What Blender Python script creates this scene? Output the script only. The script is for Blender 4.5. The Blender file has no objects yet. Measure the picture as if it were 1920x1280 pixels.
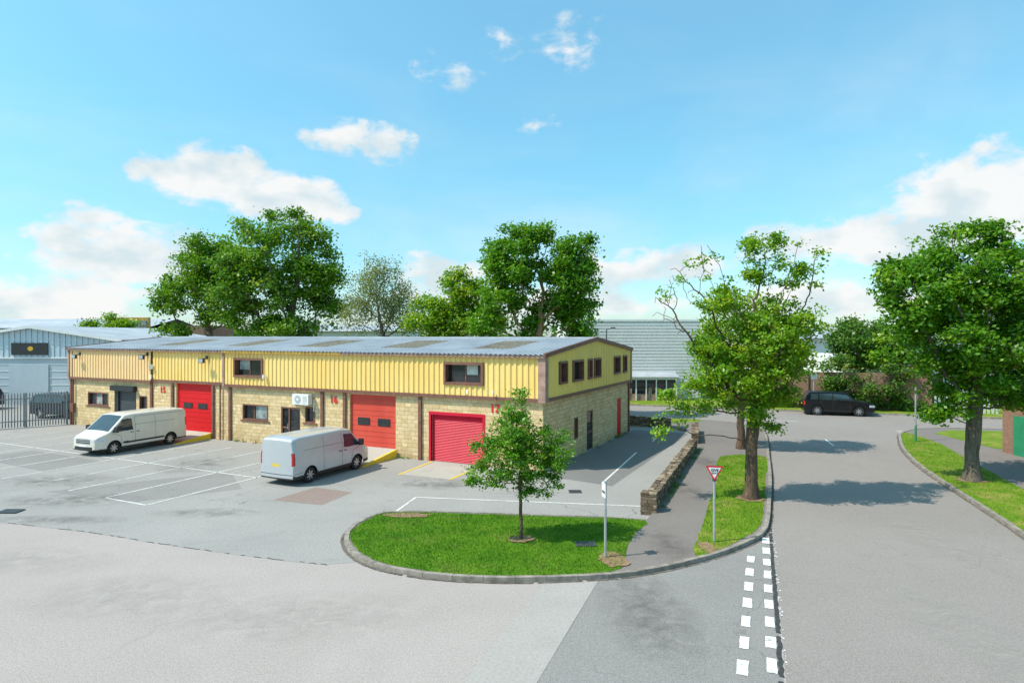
import bpy, bmesh, math, random
import numpy as np
from mathutils import Vector, Matrix, noise as mnoise

random.seed(7); rng = np.random.default_rng(7)
scene = bpy.context.scene
COL = scene.collection

# ------------------------------------------------------------------ helpers
def link(ob, parent=None):
    COL.objects.link(ob)
    if parent is not None:
        ob.parent = parent
    return ob

def empty(name, loc=(0,0,0), rotz=0.0):
    e = bpy.data.objects.new(name, None)
    e.empty_display_size = 0.3
    e.location = loc
    e.rotation_euler = (0,0,rotz)
    return link(e)

class MB:
    """small mesh builder"""
    def __init__(s):
        s.v=[]; s.f=[]; s.m=[]
    def add(s, vs, fs, m=0):
        o=len(s.v); s.v.extend([tuple(p) for p in vs])
        for f in fs:
            s.f.append(tuple(i+o for i in f)); s.m.append(m)
    def box(s, a, b, m=0):
        x0,y0,z0=a; x1,y1,z1=b
        vs=[(x0,y0,z0),(x1,y0,z0),(x1,y1,z0),(x0,y1,z0),(x0,y0,z1),(x1,y0,z1),(x1,y1,z1),(x0,y1,z1)]
        s.add(vs,[(0,3,2,1),(4,5,6,7),(0,1,5,4),(1,2,6,5),(2,3,7,6),(3,0,4,7)],m)
    def quad(s,a,b,c,d,m=0):
        s.add([a,b,c,d],[(0,1,2,3)],m)
    def cyl(s,p0,p1,r0,r1=None,n=10,m=0,cap=True):
        if r1 is None: r1=r0
        p0=Vector(p0); p1=Vector(p1); d=(p1-p0).normalized()
        ref=Vector((0,0,1)) if abs(d.z)<0.9 else Vector((1,0,0))
        a=d.cross(ref).normalized(); b=d.cross(a)
        vs=[]
        for p,r in((p0,r0),(p1,r1)):
            for i in range(n):
                t=2*math.pi*i/n
                vs.append(p+a*math.cos(t)*r+b*math.sin(t)*r)
        fs=[(i,(i+1)%n,n+(i+1)%n,n+i) for i in range(n)]
        if cap:
            fs.append(tuple(range(n-1,-1,-1))); fs.append(tuple(range(n,2*n)))
        s.add(vs,fs,m)
    def prism(s, pts, z0, z1, m=0, mside=None):
        n=len(pts)
        vs=[(x,y,z0) for x,y in pts]+[(x,y,z1) for x,y in pts]
        s.add(vs,[tuple(range(n,2*n))],m)
        s.add(vs,[(i,(i+1)%n,n+(i+1)%n,n+i) for i in range(n)],m if mside is None else mside)
    def obj(s,name,mats,parent=None,smooth=False,bevel=0,loc=None,rot=None):
        me=bpy.data.meshes.new(name)
        me.from_pydata(s.v,[],s.f)
        for mt in (mats if isinstance(mats,(list,tuple)) else [mats]): me.materials.append(mt)
        me.polygons.foreach_set('material_index',s.m)
        if smooth: me.polygons.foreach_set('use_smooth',[True]*len(s.f))
        me.validate(); me.update()
        ob=bpy.data.objects.new(name,me)
        link(ob,parent)
        if bevel:
            md=ob.modifiers.new('bevel','BEVEL'); md.width=bevel; md.segments=2; md.limit_method='ANGLE'
        if loc: ob.location=loc
        if rot: ob.rotation_euler=rot
        return ob

def catmull(pts, k=8, closed=False):
    P=[np.array(p,float) for p in pts]; n=len(P); out=[]
    rngi=range(n) if closed else range(n-1)
    for i in rngi:
        if closed:
            p0,p1,p2,p3=P[(i-1)%n],P[i],P[(i+1)%n],P[(i+2)%n]
        else:
            p0=P[max(i-1,0)];p1=P[i];p2=P[i+1];p3=P[min(i+2,n-1)]
        for j in range(k):
            t=j/k
            out.append(0.5*((2*p1)+(-p0+p2)*t+(2*p0-5*p1+4*p2-p3)*t*t+(-p0+3*p1-3*p2+p3)*t**3))
    if not closed: out.append(P[-1])
    return [tuple(p) for p in out]

def offset_curve(c, w):
    out=[]
    for i,p in enumerate(c):
        a=np.array(c[max(i-1,0)]); b=np.array(c[min(i+1,len(c)-1)])
        d=b-a; d=d/(np.linalg.norm(d)+1e-9)
        out.append((p[0]-d[1]*w, p[1]+d[0]*w))
    return out

# ------------------------------------------------------------------ materials
def new_mat(name):
    m=bpy.data.materials.new(name); m.use_nodes=True
    nt=m.node_tree; b=nt.nodes['Principled BSDF']
    return m,nt,b

def N(nt,t,**kw):
    n=nt.nodes.new(t)
    for k,v in kw.items(): setattr(n,k,v)
    return n

def rgba(c): return (c[0],c[1],c[2],1.0)

def pmat(name,c,rough=0.6,metal=0.0,spec=0.5,coat=0.0,var=0.12,scale=3.0,bump=0.0,bscale=40):
    m,nt,b=new_mat(name)
    tc=N(nt,'ShaderNodeTexCoord')
    nz=N(nt,'ShaderNodeTexNoise'); nz.inputs['Scale'].default_value=scale; nz.inputs['Detail'].default_value=4
    nt.links.new(tc.outputs['Object'],nz.inputs['Vector'])
    mr=N(nt,'ShaderNodeMapRange'); mr.inputs['From Min'].default_value=.3; mr.inputs['From Max'].default_value=.7
    mr.inputs['To Min'].default_value=1-var; mr.inputs['To Max'].default_value=1+var
    nt.links.new(nz.outputs['Fac'],mr.inputs['Value'])
    mx=N(nt,'ShaderNodeVectorMath',operation='SCALE'); mx.inputs[0].default_value=c[:3]
    nt.links.new(mr.outputs[0],mx.inputs['Scale'])
    nt.links.new(mx.outputs[0],b.inputs['Base Color'])
    b.inputs['Roughness'].default_value=rough; b.inputs['Metallic'].default_value=metal
    b.inputs['Specular IOR Level'].default_value=spec; b.inputs['Coat Weight'].default_value=coat
    b.inputs['Coat Roughness'].default_value=.05
    if bump:
        n2=N(nt,'ShaderNodeTexNoise'); n2.inputs['Scale'].default_value=bscale; n2.inputs['Detail'].default_value=4
        nt.links.new(tc.outputs['Object'],n2.inputs['Vector'])
        bp=N(nt,'ShaderNodeBump'); bp.inputs['Strength'].default_value=bump; bp.inputs['Distance'].default_value=.02
        nt.links.new(n2.outputs['Fac'],bp.inputs['Height']); nt.links.new(bp.outputs[0],b.inputs['Normal'])
    return m

def noise_fac(nt,vec,scale,detail=5,rough=.55,lo=.35,hi=.65,dist=0):
    nz=N(nt,'ShaderNodeTexNoise'); nz.inputs['Scale'].default_value=scale; nz.inputs['Detail'].default_value=detail
    nz.inputs['Roughness'].default_value=rough; nz.inputs['Distortion'].default_value=dist
    nt.links.new(vec,nz.inputs['Vector'])
    mr=N(nt,'ShaderNodeMapRange'); mr.inputs['From Min'].default_value=lo; mr.inputs['From Max'].default_value=hi
    nt.links.new(nz.outputs['Fac'],mr.inputs['Value'])
    return mr.outputs[0]

def mixc(nt,fac,a,b,blend='MIX'):
    n=N(nt,'ShaderNodeMix',data_type='RGBA',blend_type=blend)
    if isinstance(fac,(int,float)): n.inputs[0].default_value=fac
    else: nt.links.new(fac,n.inputs[0])
    for i,v in ((6,a),(7,b)):
        if isinstance(v,(tuple,list)): n.inputs[i].default_value=rgba(v)
        else: nt.links.new(v,n.inputs[i])
    return n.outputs[2]

def mathn(nt,op,a,b=None,clamp=False):
    n=N(nt,'ShaderNodeMath',operation=op); n.use_clamp=clamp
    for i,v in ((0,a),(1,b)):
        if v is None: continue
        if isinstance(v,(int,float)): n.inputs[i].default_value=v
        else: nt.links.new(v,n.inputs[i])
    return n.outputs[0]

def asphalt(name,c1,c2,stain=(.08,.08,.08),crack=.5,speck=.5,stain_amt=.45):
    m,nt,b=new_mat(name)
    tc=N(nt,'ShaderNodeTexCoord'); V=tc.outputs['Object']
    big=noise_fac(nt,V,.16,3,.55,.35,.68,.6)
    col=mixc(nt,big,c1,c2)
    med=noise_fac(nt,V,.9,4,.65,.4,.75,.4)
    col=mixc(nt,mathn(nt,'MULTIPLY',med,.3),col,tuple(x*.8 for x in c1))
    st=noise_fac(nt,V,.33,5,.68,.56,.76,1.0)
    col=mixc(nt,mathn(nt,'MULTIPLY',st,stain_amt),col,stain)
    sp=noise_fac(nt,V,40,2,.7,.3,.7)
    col=mixc(nt,speck*.85,col,mixc(nt,sp,tuple(x*.3 for x in c1),tuple(min(1,x*1.7) for x in c2)))
    sp2=noise_fac(nt,V,15,3,.75,.3,.7)
    col=mixc(nt,.16,col,mixc(nt,sp2,tuple(x*.4 for x in c1),tuple(min(1,x*1.6) for x in c2)))
    if crack:
        wv=N(nt,'ShaderNodeTexNoise'); wv.inputs['Scale'].default_value=1.1; wv.inputs['Detail'].default_value=3
        nt.links.new(V,wv.inputs['Vector'])
        add=N(nt,'ShaderNodeVectorMath',operation='ADD'); sc=N(nt,'ShaderNodeVectorMath',operation='SCALE'); sc.inputs['Scale'].default_value=1.3
        nt.links.new(wv.outputs['Color'],sc.inputs[0]); nt.links.new(V,add.inputs[0]); nt.links.new(sc.outputs[0],add.inputs[1])
        vo=N(nt,'ShaderNodeTexVoronoi',feature='DISTANCE_TO_EDGE'); vo.inputs['Scale'].default_value=.34
        nt.links.new(add.outputs[0],vo.inputs['Vector'])
        cr=N(nt,'ShaderNodeMapRange'); cr.inputs['From Min'].default_value=0; cr.inputs['From Max'].default_value=.010
        cr.inputs['To Min'].default_value=1; cr.inputs['To Max'].default_value=0
        nt.links.new(vo.outputs['Distance'],cr.inputs['Value'])
        msk=noise_fac(nt,V,.25,2,.5,.5,.62)
        fac=mathn(nt,'MULTIPLY',mathn(nt,'MULTIPLY',cr.outputs[0],msk),crack)
        col=mixc(nt,fac,col,(.05,.05,.05))
    nt.links.new(col,b.inputs['Base Color'])
    b.inputs['Roughness'].default_value=.92; b.inputs['Specular IOR Level'].default_value=.25
    bp=N(nt,'ShaderNodeBump'); bp.inputs['Strength'].default_value=.25; bp.inputs['Distance'].default_value=.008
    nt.links.new(sp,bp.inputs['Height']); nt.links.new(bp.outputs[0],b.inputs['Normal'])
    return m

M_fore=asphalt('pale_chip_asphalt',(.34,.29,.262),(.41,.355,.322),stain=(.28,.24,.215),crack=.15,stain_amt=.45)
M_park=asphalt('car_park_asphalt',(.265,.25,.23),(.35,.328,.30),stain=(.17,.16,.15),crack=.6,stain_amt=.6)
M_road=asphalt('road_asphalt',(.25,.217,.193),(.30,.262,.235),stain=(.20,.175,.155),crack=.2,stain_amt=.45)
M_side=asphalt('side_road_asphalt',(.215,.20,.183),(.285,.268,.246),stain=(.16,.15,.138),crack=.45,stain_amt=.5)
M_path=asphalt('footpath_asphalt',(.17,.147,.13),(.235,.20,.178),stain=(.10,.088,.078),crack=.3)
M_strip=asphalt('smooth_asphalt_strip',(.34,.31,.28),(.41,.375,.34),stain=(.28,.26,.24),crack=.0,speck=.2)
M_patch=asphalt('red_patch_asphalt',(.24,.175,.145),(.30,.225,.19),stain=(.19,.14,.12),crack=.2)
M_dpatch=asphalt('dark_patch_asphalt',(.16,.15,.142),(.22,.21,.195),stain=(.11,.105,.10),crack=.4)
M_apron=asphalt('concrete_apron',(.38,.35,.30),(.48,.44,.38),stain=(.27,.25,.21),crack=.3,speck=.25)
M_tar=pmat('tar_joint',(.05,.048,.045),.7,var=.4,scale=8)
M_dirt=pmat('gutter_dirt',(.13,.11,.09),.95,var=.5,scale=5)
M_kerb=pmat('kerb_concrete',(.27,.232,.19),.9,var=.35,scale=4,bump=.3)

def stain_mat(name,c,amt):
    """soft-edged damp or scuffed area lying on the surfacing"""
    m=bpy.data.materials.new(name); m.use_nodes=True; nt=m.node_tree; nt.nodes.remove(nt.nodes['Principled BSDF'])
    tc=N(nt,'ShaderNodeTexCoord'); sub=N(nt,'ShaderNodeVectorMath',operation='SUBTRACT'); sub.inputs[1].default_value=(.5,.5,0)
    nt.links.new(tc.outputs['Generated'],sub.inputs[0])
    fl=N(nt,'ShaderNodeVectorMath',operation='MULTIPLY'); fl.inputs[1].default_value=(1,1,0); nt.links.new(sub.outputs[0],fl.inputs[0])
    ln=N(nt,'ShaderNodeVectorMath',operation='LENGTH'); nt.links.new(fl.outputs[0],ln.inputs[0])
    edge=N(nt,'ShaderNodeMapRange'); edge.inputs['From Min'].default_value=.48; edge.inputs['From Max'].default_value=.12; nt.links.new(ln.outputs['Value'],edge.inputs['Value'])
    nf=noise_fac(nt,tc.outputs['Object'],1.6,6,.7,.38,.66,.6)
    f=mathn(nt,'MULTIPLY',mathn(nt,'MULTIPLY',nf,edge.outputs[0]),amt)
    df=N(nt,'ShaderNodeBsdfDiffuse'); df.inputs['Color'].default_value=rgba(c); tp=N(nt,'ShaderNodeBsdfTransparent')
    ms=N(nt,'ShaderNodeMixShader'); nt.links.new(f,ms.inputs[0]); nt.links.new(tp.outputs[0],ms.inputs[1]); nt.links.new(df.outputs[0],ms.inputs[2])
    nt.links.new(ms.outputs[0],nt.nodes['Material Output'].inputs['Surface'])
    return m
M_stain=stain_mat('dark_surface_stain',(.10,.093,.085),.38)
M_lstain=stain_mat('pale_surface_scuff',(.45,.41,.37),.4)

def paint_mat(name,c,wear,lo=.5,hi=.62):
    m,nt,b=new_mat(name)
    tc=N(nt,'ShaderNodeTexCoord'); V=tc.outputs['Object']
    w=noise_fac(nt,V,7,6,.7,lo,hi)
    w2=noise_fac(nt,V,1.2,3,.6,.35,.7)
    w=mathn(nt,'MULTIPLY',w,mathn(nt,'ADD',mathn(nt,'MULTIPLY',w2,.7),.3))
    nt.links.new(mixc(nt,w,c,wear),b.inputs['Base Color']); b.inputs['Roughness'].default_value=.8
    return m
M_white=paint_mat('worn_white_paint',(.74,.72,.67),(.33,.31,.28),.44,.62)
M_white2=paint_mat('road_white_paint',(.8,.78,.74),(.32,.295,.265),.50,.64)
M_yellow=paint_mat('yellow_paint',(.78,.53,.03),(.38,.31,.2),.54,.7)

def stone_mat(name,ca,cb,mortar,bw=.42,rh=.2,bumpd=.03,var=.5):
    m,nt,b=new_mat(name)
    tc=N(nt,'ShaderNodeTexCoord'); sep=N(nt,'ShaderNodeSeparateXYZ'); nt.links.new(tc.outputs['Object'],sep.inputs[0])
    cmb=N(nt,'ShaderNodeCombineXYZ')
    nt.links.new(mathn(nt,'ADD',sep.outputs[0],sep.outputs[1]),cmb.inputs[0]); nt.links.new(sep.outputs[2],cmb.inputs[1])
    wob=N(nt,'ShaderNodeTexNoise'); wob.inputs['Scale'].default_value=2.2; nt.links.new(cmb.outputs[0],wob.inputs['Vector'])
    sc=N(nt,'ShaderNodeVectorMath',operation='SCALE'); sc.inputs['Scale'].default_value=.05; nt.links.new(wob.outputs['Color'],sc.inputs[0])
    ad=N(nt,'ShaderNodeVectorMath',operation='ADD'); nt.links.new(cmb.outputs[0],ad.inputs[0]); nt.links.new(sc.outputs[0],ad.inputs[1])
    br=N(nt,'ShaderNodeTexBrick'); br.inputs['Scale'].default_value=1
    br.inputs['Brick Width'].default_value=bw; br.inputs['Row Height'].default_value=rh
    br.inputs['Mortar Size'].default_value=.012 if rh>.1 else .008; br.inputs['Mortar Smooth'].default_value=.4; br.inputs['Bias'].default_value=-.1
    br.inputs['Color1'].default_value=rgba(ca); br.inputs['Color2'].default_value=rgba(cb); br.inputs['Mortar'].default_value=rgba(mortar)
    br.offset=.5; br.squash=.8; br.squash_frequency=3
    nt.links.new(ad.outputs[0],br.inputs['Vector'])
    n1=noise_fac(nt,cmb.outputs[0],5,5,.7,.35,.78)
    n2=noise_fac(nt,cmb.outputs[0],.5,4,.6,.4,.7)
    col=mixc(nt,mathn(nt,'MULTIPLY',n1,var),br.outputs['Color'],tuple(x*.55 for x in cb))
    col=mixc(nt,mathn(nt,'MULTIPLY',n2,.35),col,tuple(x*.75 for x in ca))
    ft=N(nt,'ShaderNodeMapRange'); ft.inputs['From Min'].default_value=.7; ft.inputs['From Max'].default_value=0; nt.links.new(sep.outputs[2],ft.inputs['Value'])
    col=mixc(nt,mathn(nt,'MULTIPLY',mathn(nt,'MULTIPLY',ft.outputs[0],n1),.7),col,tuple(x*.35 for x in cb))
    nt.links.new(col,b.inputs['Base Color']); b.inputs['Roughness'].default_value=.95; b.inputs['Specular IOR Level'].default_value=.2
    h=mathn(nt,'ADD',mathn(nt,'MULTIPLY',br.outputs['Fac'],-1.0),mathn(nt,'MULTIPLY',n1,-.7))
    bp=N(nt,'ShaderNodeBump'); bp.inputs['Strength'].default_value=.6; bp.inputs['Distance'].default_value=bumpd
    nt.links.new(h,bp.inputs['Height']); nt.links.new(bp.outputs[0],b.inputs['Normal'])
    return m
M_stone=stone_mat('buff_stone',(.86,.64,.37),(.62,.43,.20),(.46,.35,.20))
M_drystone=stone_mat('garden_wall_stone',(.24,.18,.12),(.13,.095,.065),(.05,.04,.03),.3,.11,.05,.6)
M_brick=stone_mat('red_brick',(.32,.165,.105),(.24,.125,.085),(.33,.28,.22),.225,.075,.01,.35)

def streak_mat(name,c1,c2,dirt,rough=.55,sx=5.0,sz=.25,amt=.4,metal=0):
    m,nt,b=new_mat(name)
    tc=N(nt,'ShaderNodeTexCoord'); mp=N(nt,'ShaderNodeMapping'); mp.inputs['Scale'].default_value=(sx,sx,sz)
    nt.links.new(tc.outputs['Object'],mp.inputs['Vector'])
    a=noise_fac(nt,mp.outputs[0],1,5,.65,.45,.78)
    g=noise_fac(nt,tc.outputs['Object'],.35,4,.6,.35,.65)
    col=mixc(nt,g,c1,c2); col=mixc(nt,mathn(nt,'MULTIPLY',a,amt),col,dirt)
    nt.links.new(col,b.inputs['Base Color']); b.inputs['Roughness'].default_value=rough; b.inputs['Metallic'].default_value=metal
    b.inputs['Specular IOR Level'].default_value=.3
    return m
M_clad=streak_mat('yellow_cladding',(.87,.575,.165),(.90,.64,.225),(.56,.36,.11),amt=.42)
M_clad2=streak_mat('yellow_cladding_faded',(.87,.56,.25),(.89,.61,.31),(.60,.40,.20),amt=.48)
M_clad3=streak_mat('yellow_cladding_gable',(.90,.67,.17),(.86,.61,.17),(.56,.40,.12),amt=.35)
M_roof=streak_mat('grey_roof_sheet',(.36,.39,.42),(.46,.48,.50),(.24,.24,.24),.6,1.2,1.2,.5)
M_sky_l=streak_mat('mossy_rooflight',(.28,.23,.16),(.36,.31,.23),(.07,.06,.035),.6,4,4,.95)
M_greyclad=streak_mat('grey_warehouse_cladding',(.74,.72,.68),(.78,.76,.72),(.62,.60,.57),.6,1,.6,.3)
M_blueclad=streak_mat('pale_blue_cladding',(.50,.58,.62),(.56,.63,.66),(.38,.44,.47),.55,3,.3,.35)
M_bluewall=streak_mat('pale_blue_blockwork',(.42,.47,.50),(.48,.53,.55),(.34,.38,.4),.8,1,.6,.35)
M_brown=pmat('brown_trim',(.19,.08,.05),.6,var=.25,scale=5)
M_mauve=pmat('weathered_fascia',(.38,.23,.18),.7,var=.3,scale=3)
M_ochre=pmat('ochre_fascia',(.62,.36,.07),.7,var=.3,scale=3)
M_red=streak_mat('red_door_paint',(.64,.004,.008),(.68,.008,.012),(.48,.01,.01),.5,2,.5,.3)
M_red2=streak_mat('faded_red_door_paint',(.60,.058,.036),(.64,.088,.055),(.46,.05,.035),.55,2,.5,.5)
M_red3=streak_mat('crimson_shutter_paint',(.58,.008,.033),(.62,.014,.048),(.42,.006,.02),.5,2,.5,.3)
M_glass=pmat('dark_glass',(.018,.022,.025),.04,spec=.8,var=.3)
M_glassb=pmat('blind_glass',(.30,.34,.33),.08,spec=.8,var=.5,scale=2.5)
M_cream=pmat('cream_blind',(.5,.52,.45),.5,spec=.6,var=.2)
M_black=pmat('black_plastic',(.02,.02,.021),.5)
M_dkgrey=pmat('dark_grey_metal',(.06,.065,.07),.5)
M_galv=pmat('galvanised_steel',(.42,.44,.44),.45,metal=.4,var=.15,scale=6)
M_fence=pmat('fence_steel',(.22,.24,.25),.5,metal=.3,var=.15,scale=6)
M_wht=pmat('white_powdercoat',(.75,.74,.71),.5,var=.08)
M_grnpaint=pmat('green_paint',(.02,.22,.10),.5)
M_signred=pmat('sign_red',(.65,.02,.03),.4)
M_gold=pmat('gold_mark',(.6,.35,.02),.4)
M_redtext=pmat('red_number_paint',(.7,.015,.02),.5)
M_soil=pmat('bare_soil',(.27,.165,.09),.95,var=.4,scale=9,bump=.5)
M_ground=pmat('distant_ground',(.09,.12,.04),.95,var=.4,scale=.02)

def grass_mat(name,c1,c2,dry,dryamt):
    m,nt,b=new_mat(name)
    tc=N(nt,'ShaderNodeTexCoord'); V=tc.outputs['Object']
    col=mixc(nt,noise_fac(nt,V,1.1,5,.6,.35,.65),c1,c2)
    col=mixc(nt,mathn(nt,'MULTIPLY',noise_fac(nt,V,22,4,.7,.35,.7),.5),col,tuple(x*.5 for x in c1))
    col=mixc(nt,mathn(nt,'MULTIPLY',noise_fac(nt,V,.8,6,.7,.50,.7,.5),dryamt),col,dry)
    nt.links.new(col,b.inputs['Base Color']); b.inputs['Roughness'].default_value=.9; b.inputs['Specular IOR Level'].default_value=.15
    return m
M_lawn=grass_mat('lawn_grass',(.062,.165,.006),(.11,.225,.010),(.19,.19,.04),.35)
M_verge=grass_mat('verge_grass',(.12,.215,.010),(.19,.28,.020),(.36,.27,.08),.85)
M_blade=grass_mat('grass_blades',(.068,.205,.006),(.14,.30,.012),(.26,.27,.06),.4)

def leaf_mat(name,dark,light,yellow,trans=.40):
    m=bpy.data.materials.new(name); m.use_nodes=True; nt=m.node_tree; nt.nodes.remove(nt.nodes['Principled BSDF'])
    at=N(nt,'ShaderNodeAttribute',attribute_name='tint')
    sep=N(nt,'ShaderNodeSeparateXYZ'); nt.links.new(at.outputs['Vector'],sep.inputs[0])
    col=mixc(nt,sep.outputs[0],dark,light)
    col=mixc(nt,sep.outputs[1],col,yellow)
    df=N(nt,'ShaderNodeBsdfDiffuse'); nt.links.new(col,df.inputs['Color'])
    tr=N(nt,'ShaderNodeBsdfTranslucent')
    br=N(nt,'ShaderNodeVectorMath',operation='MULTIPLY'); br.inputs[1].default_value=(1.6,1.45,.5)
    nt.links.new(col,br.inputs[0]); nt.links.new(br.outputs[0],tr.inputs['Color'])
    ms=N(nt,'ShaderNodeMixShader'); ms.inputs[0].default_value=trans
    nt.links.new(df.outputs[0],ms.inputs[1]); nt.links.new(tr.outputs[0],ms.inputs[2])
    gl=N(nt,'ShaderNodeBsdfGlossy'); gl.inputs['Roughness'].default_value=.42; gl.inputs['Color'].default_value=(.9,.95,.85,1)
    m2=N(nt,'ShaderNodeMixShader'); m2.inputs[0].default_value=.03; nt.links.new(ms.outputs[0],m2.inputs[1]); nt.links.new(gl.outputs[0],m2.inputs[2])
    nt.links.new(m2.outputs[0],nt.nodes['Material Output'].inputs['Surface'])
    return m
L_lime=leaf_mat('leaf_bright',(.08,.20,.005),(.21,.40,.012),(.38,.44,.02))
L_maple=leaf_mat('leaf_maple',(.045,.155,.005),(.14,.33,.010),(.26,.40,.02))
L_ash=leaf_mat('leaf_ash',(.055,.165,.007),(.15,.31,.018),(.25,.34,.03))
L_grey=leaf_mat('leaf_greyish',(.13,.18,.06),(.24,.29,.11),(.32,.31,.12),.35)
L_dark=leaf_mat('leaf_dark',(.04,.115,.010),(.11,.235,.02),(.21,.26,.03))
L_young=leaf_mat('leaf_young',(.05,.165,.005),(.14,.34,.014),(.30,.36,.03))
def bark(name,c):
    m,nt,b=new_mat(name)
    tc=N(nt,'ShaderNodeTexCoord'); mp=N(nt,'ShaderNodeMapping'); mp.inputs['Scale'].default_value=(9,9,1.6)
    nt.links.new(tc.outputs['Object'],mp.inputs['Vector'])
    a=noise_fac(nt,mp.outputs[0],1.5,6,.7,.35,.68)
    nt.links.new(mixc(nt,a,c,tuple(x*.3 for x in c)),b.inputs['Base Color']); b.inputs['Roughness'].default_value=.95
    bp=N(nt,'ShaderNodeBump'); bp.inputs['Strength'].default_value=.9; bp.inputs['Distance'].default_value=.05; bp.invert=True
    nt.links.new(a,bp.inputs['Height']); nt.links.new(bp.outputs[0],b.inputs['Normal'])
    return m
B_brown=bark('bark_brown',(.21,.13,.08)); B_pale=bark('bark_pale',(.46,.29,.12)); B_grey=bark('bark_grey',(.24,.19,.14))

# ------------------------------------------------------------------ ground
def sheet(name,pts,z,mat,parent=None):
    b=MB(); b.add([(x,y,z) for x,y in pts],[tuple(range(len(pts)))]); o=b.obj(name,mat,parent)
    return o
sheet('ground',[(-1500,-300),(1500,-300),(1500,2500),(-1500,2500)],-.02,M_ground)
sheet('forecourt_road',[(-75,-12),(75,-12),(75,78),(-75,78)],0,M_fore)
sheet('car_park',catmull([(-16.9,21.3),(-13.5,20.3),(-10.4,19.1),(-7.5,18.1),(-5.3,17.45),(-4.3,17.6)],4)+[(-2,21.8),(4.4,21.6),(10,34),(12,42),(8,46),(-25,60),(-70,66),(-70,36)],.004,M_park)
def ribbon(b,c,w,z,m=0,skip=0):
    o=offset_curve(c,w)
    for i in range(len(c)-1):
        if random.random()<skip: continue
        b.quad((*c[i],z),(*c[i+1],z),(*o[i+1],z),(*o[i],z),m)
tarj=MB(); c=catmull([(-17.2,21.4),(-13.5,20.3),(-10.4,19.1),(-7.5,18.1),(-5.0,17.35)],22)
c=[(x+random.uniform(-.03,.03),y+random.uniform(-.03,.03)) for x,y in c]
ribbon(tarj,c,.035,.0085,0,.5)
tarj.obj('tar_joint',M_tar)
Kpts=[(-4.51,22.2),(-5.02,21.3),(-5.17,20.1),(-4.98,19.1),(-4.39,17.9),(-3.37,16.95),(-1.69,16.3),(.54,16.15),(2.95,16.5),(4.94,17.45),(6.48,18.55),(7.73,19.8),(8.48,21.2),(9.41,23.4),(11.1,27.5),(13.2,33),(15.1,38),(16.2,41.5),(16.2,44.0),(14.2,46.2),(10,48.1),(0,51.8),(-24,60.4)]
K=catmull(Kpts,8)
Rpts=[(62,31.0),(45,37.2),(33.4,41.4),(27.6,42.3),(24.6,40.6),(22.5,37.4),(20.7,34.0),(18.9,29.7),(17.3,24.8),(16.1,21),(15.4,19),(14.0,15),(12.2,10),(8.5,0),(5,-9)]
R=catmull(Rpts,8)
sheet('main_road',[(8.45,21.0),(6.7,16.3),(4.9,11.5),(1.2,1.7),(-2.5,-9),(6,-9),(9.5,0),(13,10),(15,15),(16.6,19),(18.3,24.8),(20,29.7),(22,34),(25,42),(70,31),(70,36),(21.6,53),(-24,69.5),(-24,59),(14,45.5),(14.5,38),(12.6,33),(10.6,27.5),(8.9,23.4)],.004,M_road)
sheet('side_road',[(2.2,16.25),(2.3,17),(6,18.8),(8.4,21),(6.6,16.2),(4.85,11.5),(1.2,1.75),(-2.6,1.7),(.45,11.5)],.0045,M_side)
sheet('smooth_strip',[(.85,16.2),(2.2,16.3),(.45,11.5),(-2.4,3.5),(-3.9,3.5),(-.9,11.5)],.009,M_strip)
gd=MB()
for cc in (K,R):
    c2=[(x+random.uniform(-.015,.015),y+random.uniform(-.015,.015)) for x,y in catmull(cc,3)]
    ribbon(gd,[p for p in offset_curve(c2,-.09)],.11,.0135,0,.05)
gd.obj('gutter_dirt',M_dirt)
jb=MB(); c=[]
for i in range(140):
    t=i/139; x=8.46+(0.9-8.46)*t; y=21.0+(1.0-21.0)*t
    c.append((x+random.uniform(-.02,.02),y))
ribbon(jb,c,-.09,.0125,0,.1)
for i in range(120):
    t=random.random(); x=8.46+(0.9-8.46)*t+.03+random.uniform(-.02,.05); y=21+(1-21)*t
    s=random.uniform(.015,.04); jb.quad((x,y,.016),(x+s,y,.016),(x+s,y+s*1.6,.016),(x,y+s*1.6,.016),1)
jb.obj('road_joint',[M_tar,M_white2])

blk=MB()
inner=offset_curve(K,.06)
blk.prism(inner+[(-26,59.2),(6.6,44.8),(10.2,43.2),(11.6,41.4),(9.9,34.9),(4.95,22.4),(4.5,21.4),(-3,22.35)],-.01,.10)
blk.obj('footpath',M_path)
blk=MB(); inner=offset_curve(R,.06)
blk.prism(inner+[(60,-9)],-.01,.10); blk.obj('footpath',M_path)
FK=[(-60,82),(-24,69.1),(0,60.4),(21.6,52.6),(31.7,49.0),(62,38)]
blk=MB(); blk.prism([(FK[i][0],FK[i][1]+.06) for i in range(len(FK))]+[(62,64),(-60,90)],-.01,.10); blk.obj('far_verge',M_verge)
def kerb(name,c,w=.14,h=.125):
    b=MB(); o=offset_curve(c,w)
    for i in range(len(c)-1):
        a0,a1,b0,b1=c[i],c[i+1],o[i],o[i+1]
        hh=h+random.uniform(-.006,.006)
        e=np.array(a1)-np.array(a0); L=np.linalg.norm(e); g=min(.012/L,.2)
        A0=np.array(a0)+e*g; B0=np.array(b0)+(np.array(b1)-np.array(b0))*g
        vs=[(*A0,-.01),(*a1,-.01),(*b1,-.01),(*B0,-.01),(*A0,hh),(*a1,hh),(*b1,hh),(*B0,hh)]
        b.add(vs,[(4,5,6,7),(0,1,5,4),(2,3,7,6),(0,4,7,3),(1,2,6,5)])
    return b.obj(name,M_kerb)
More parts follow.
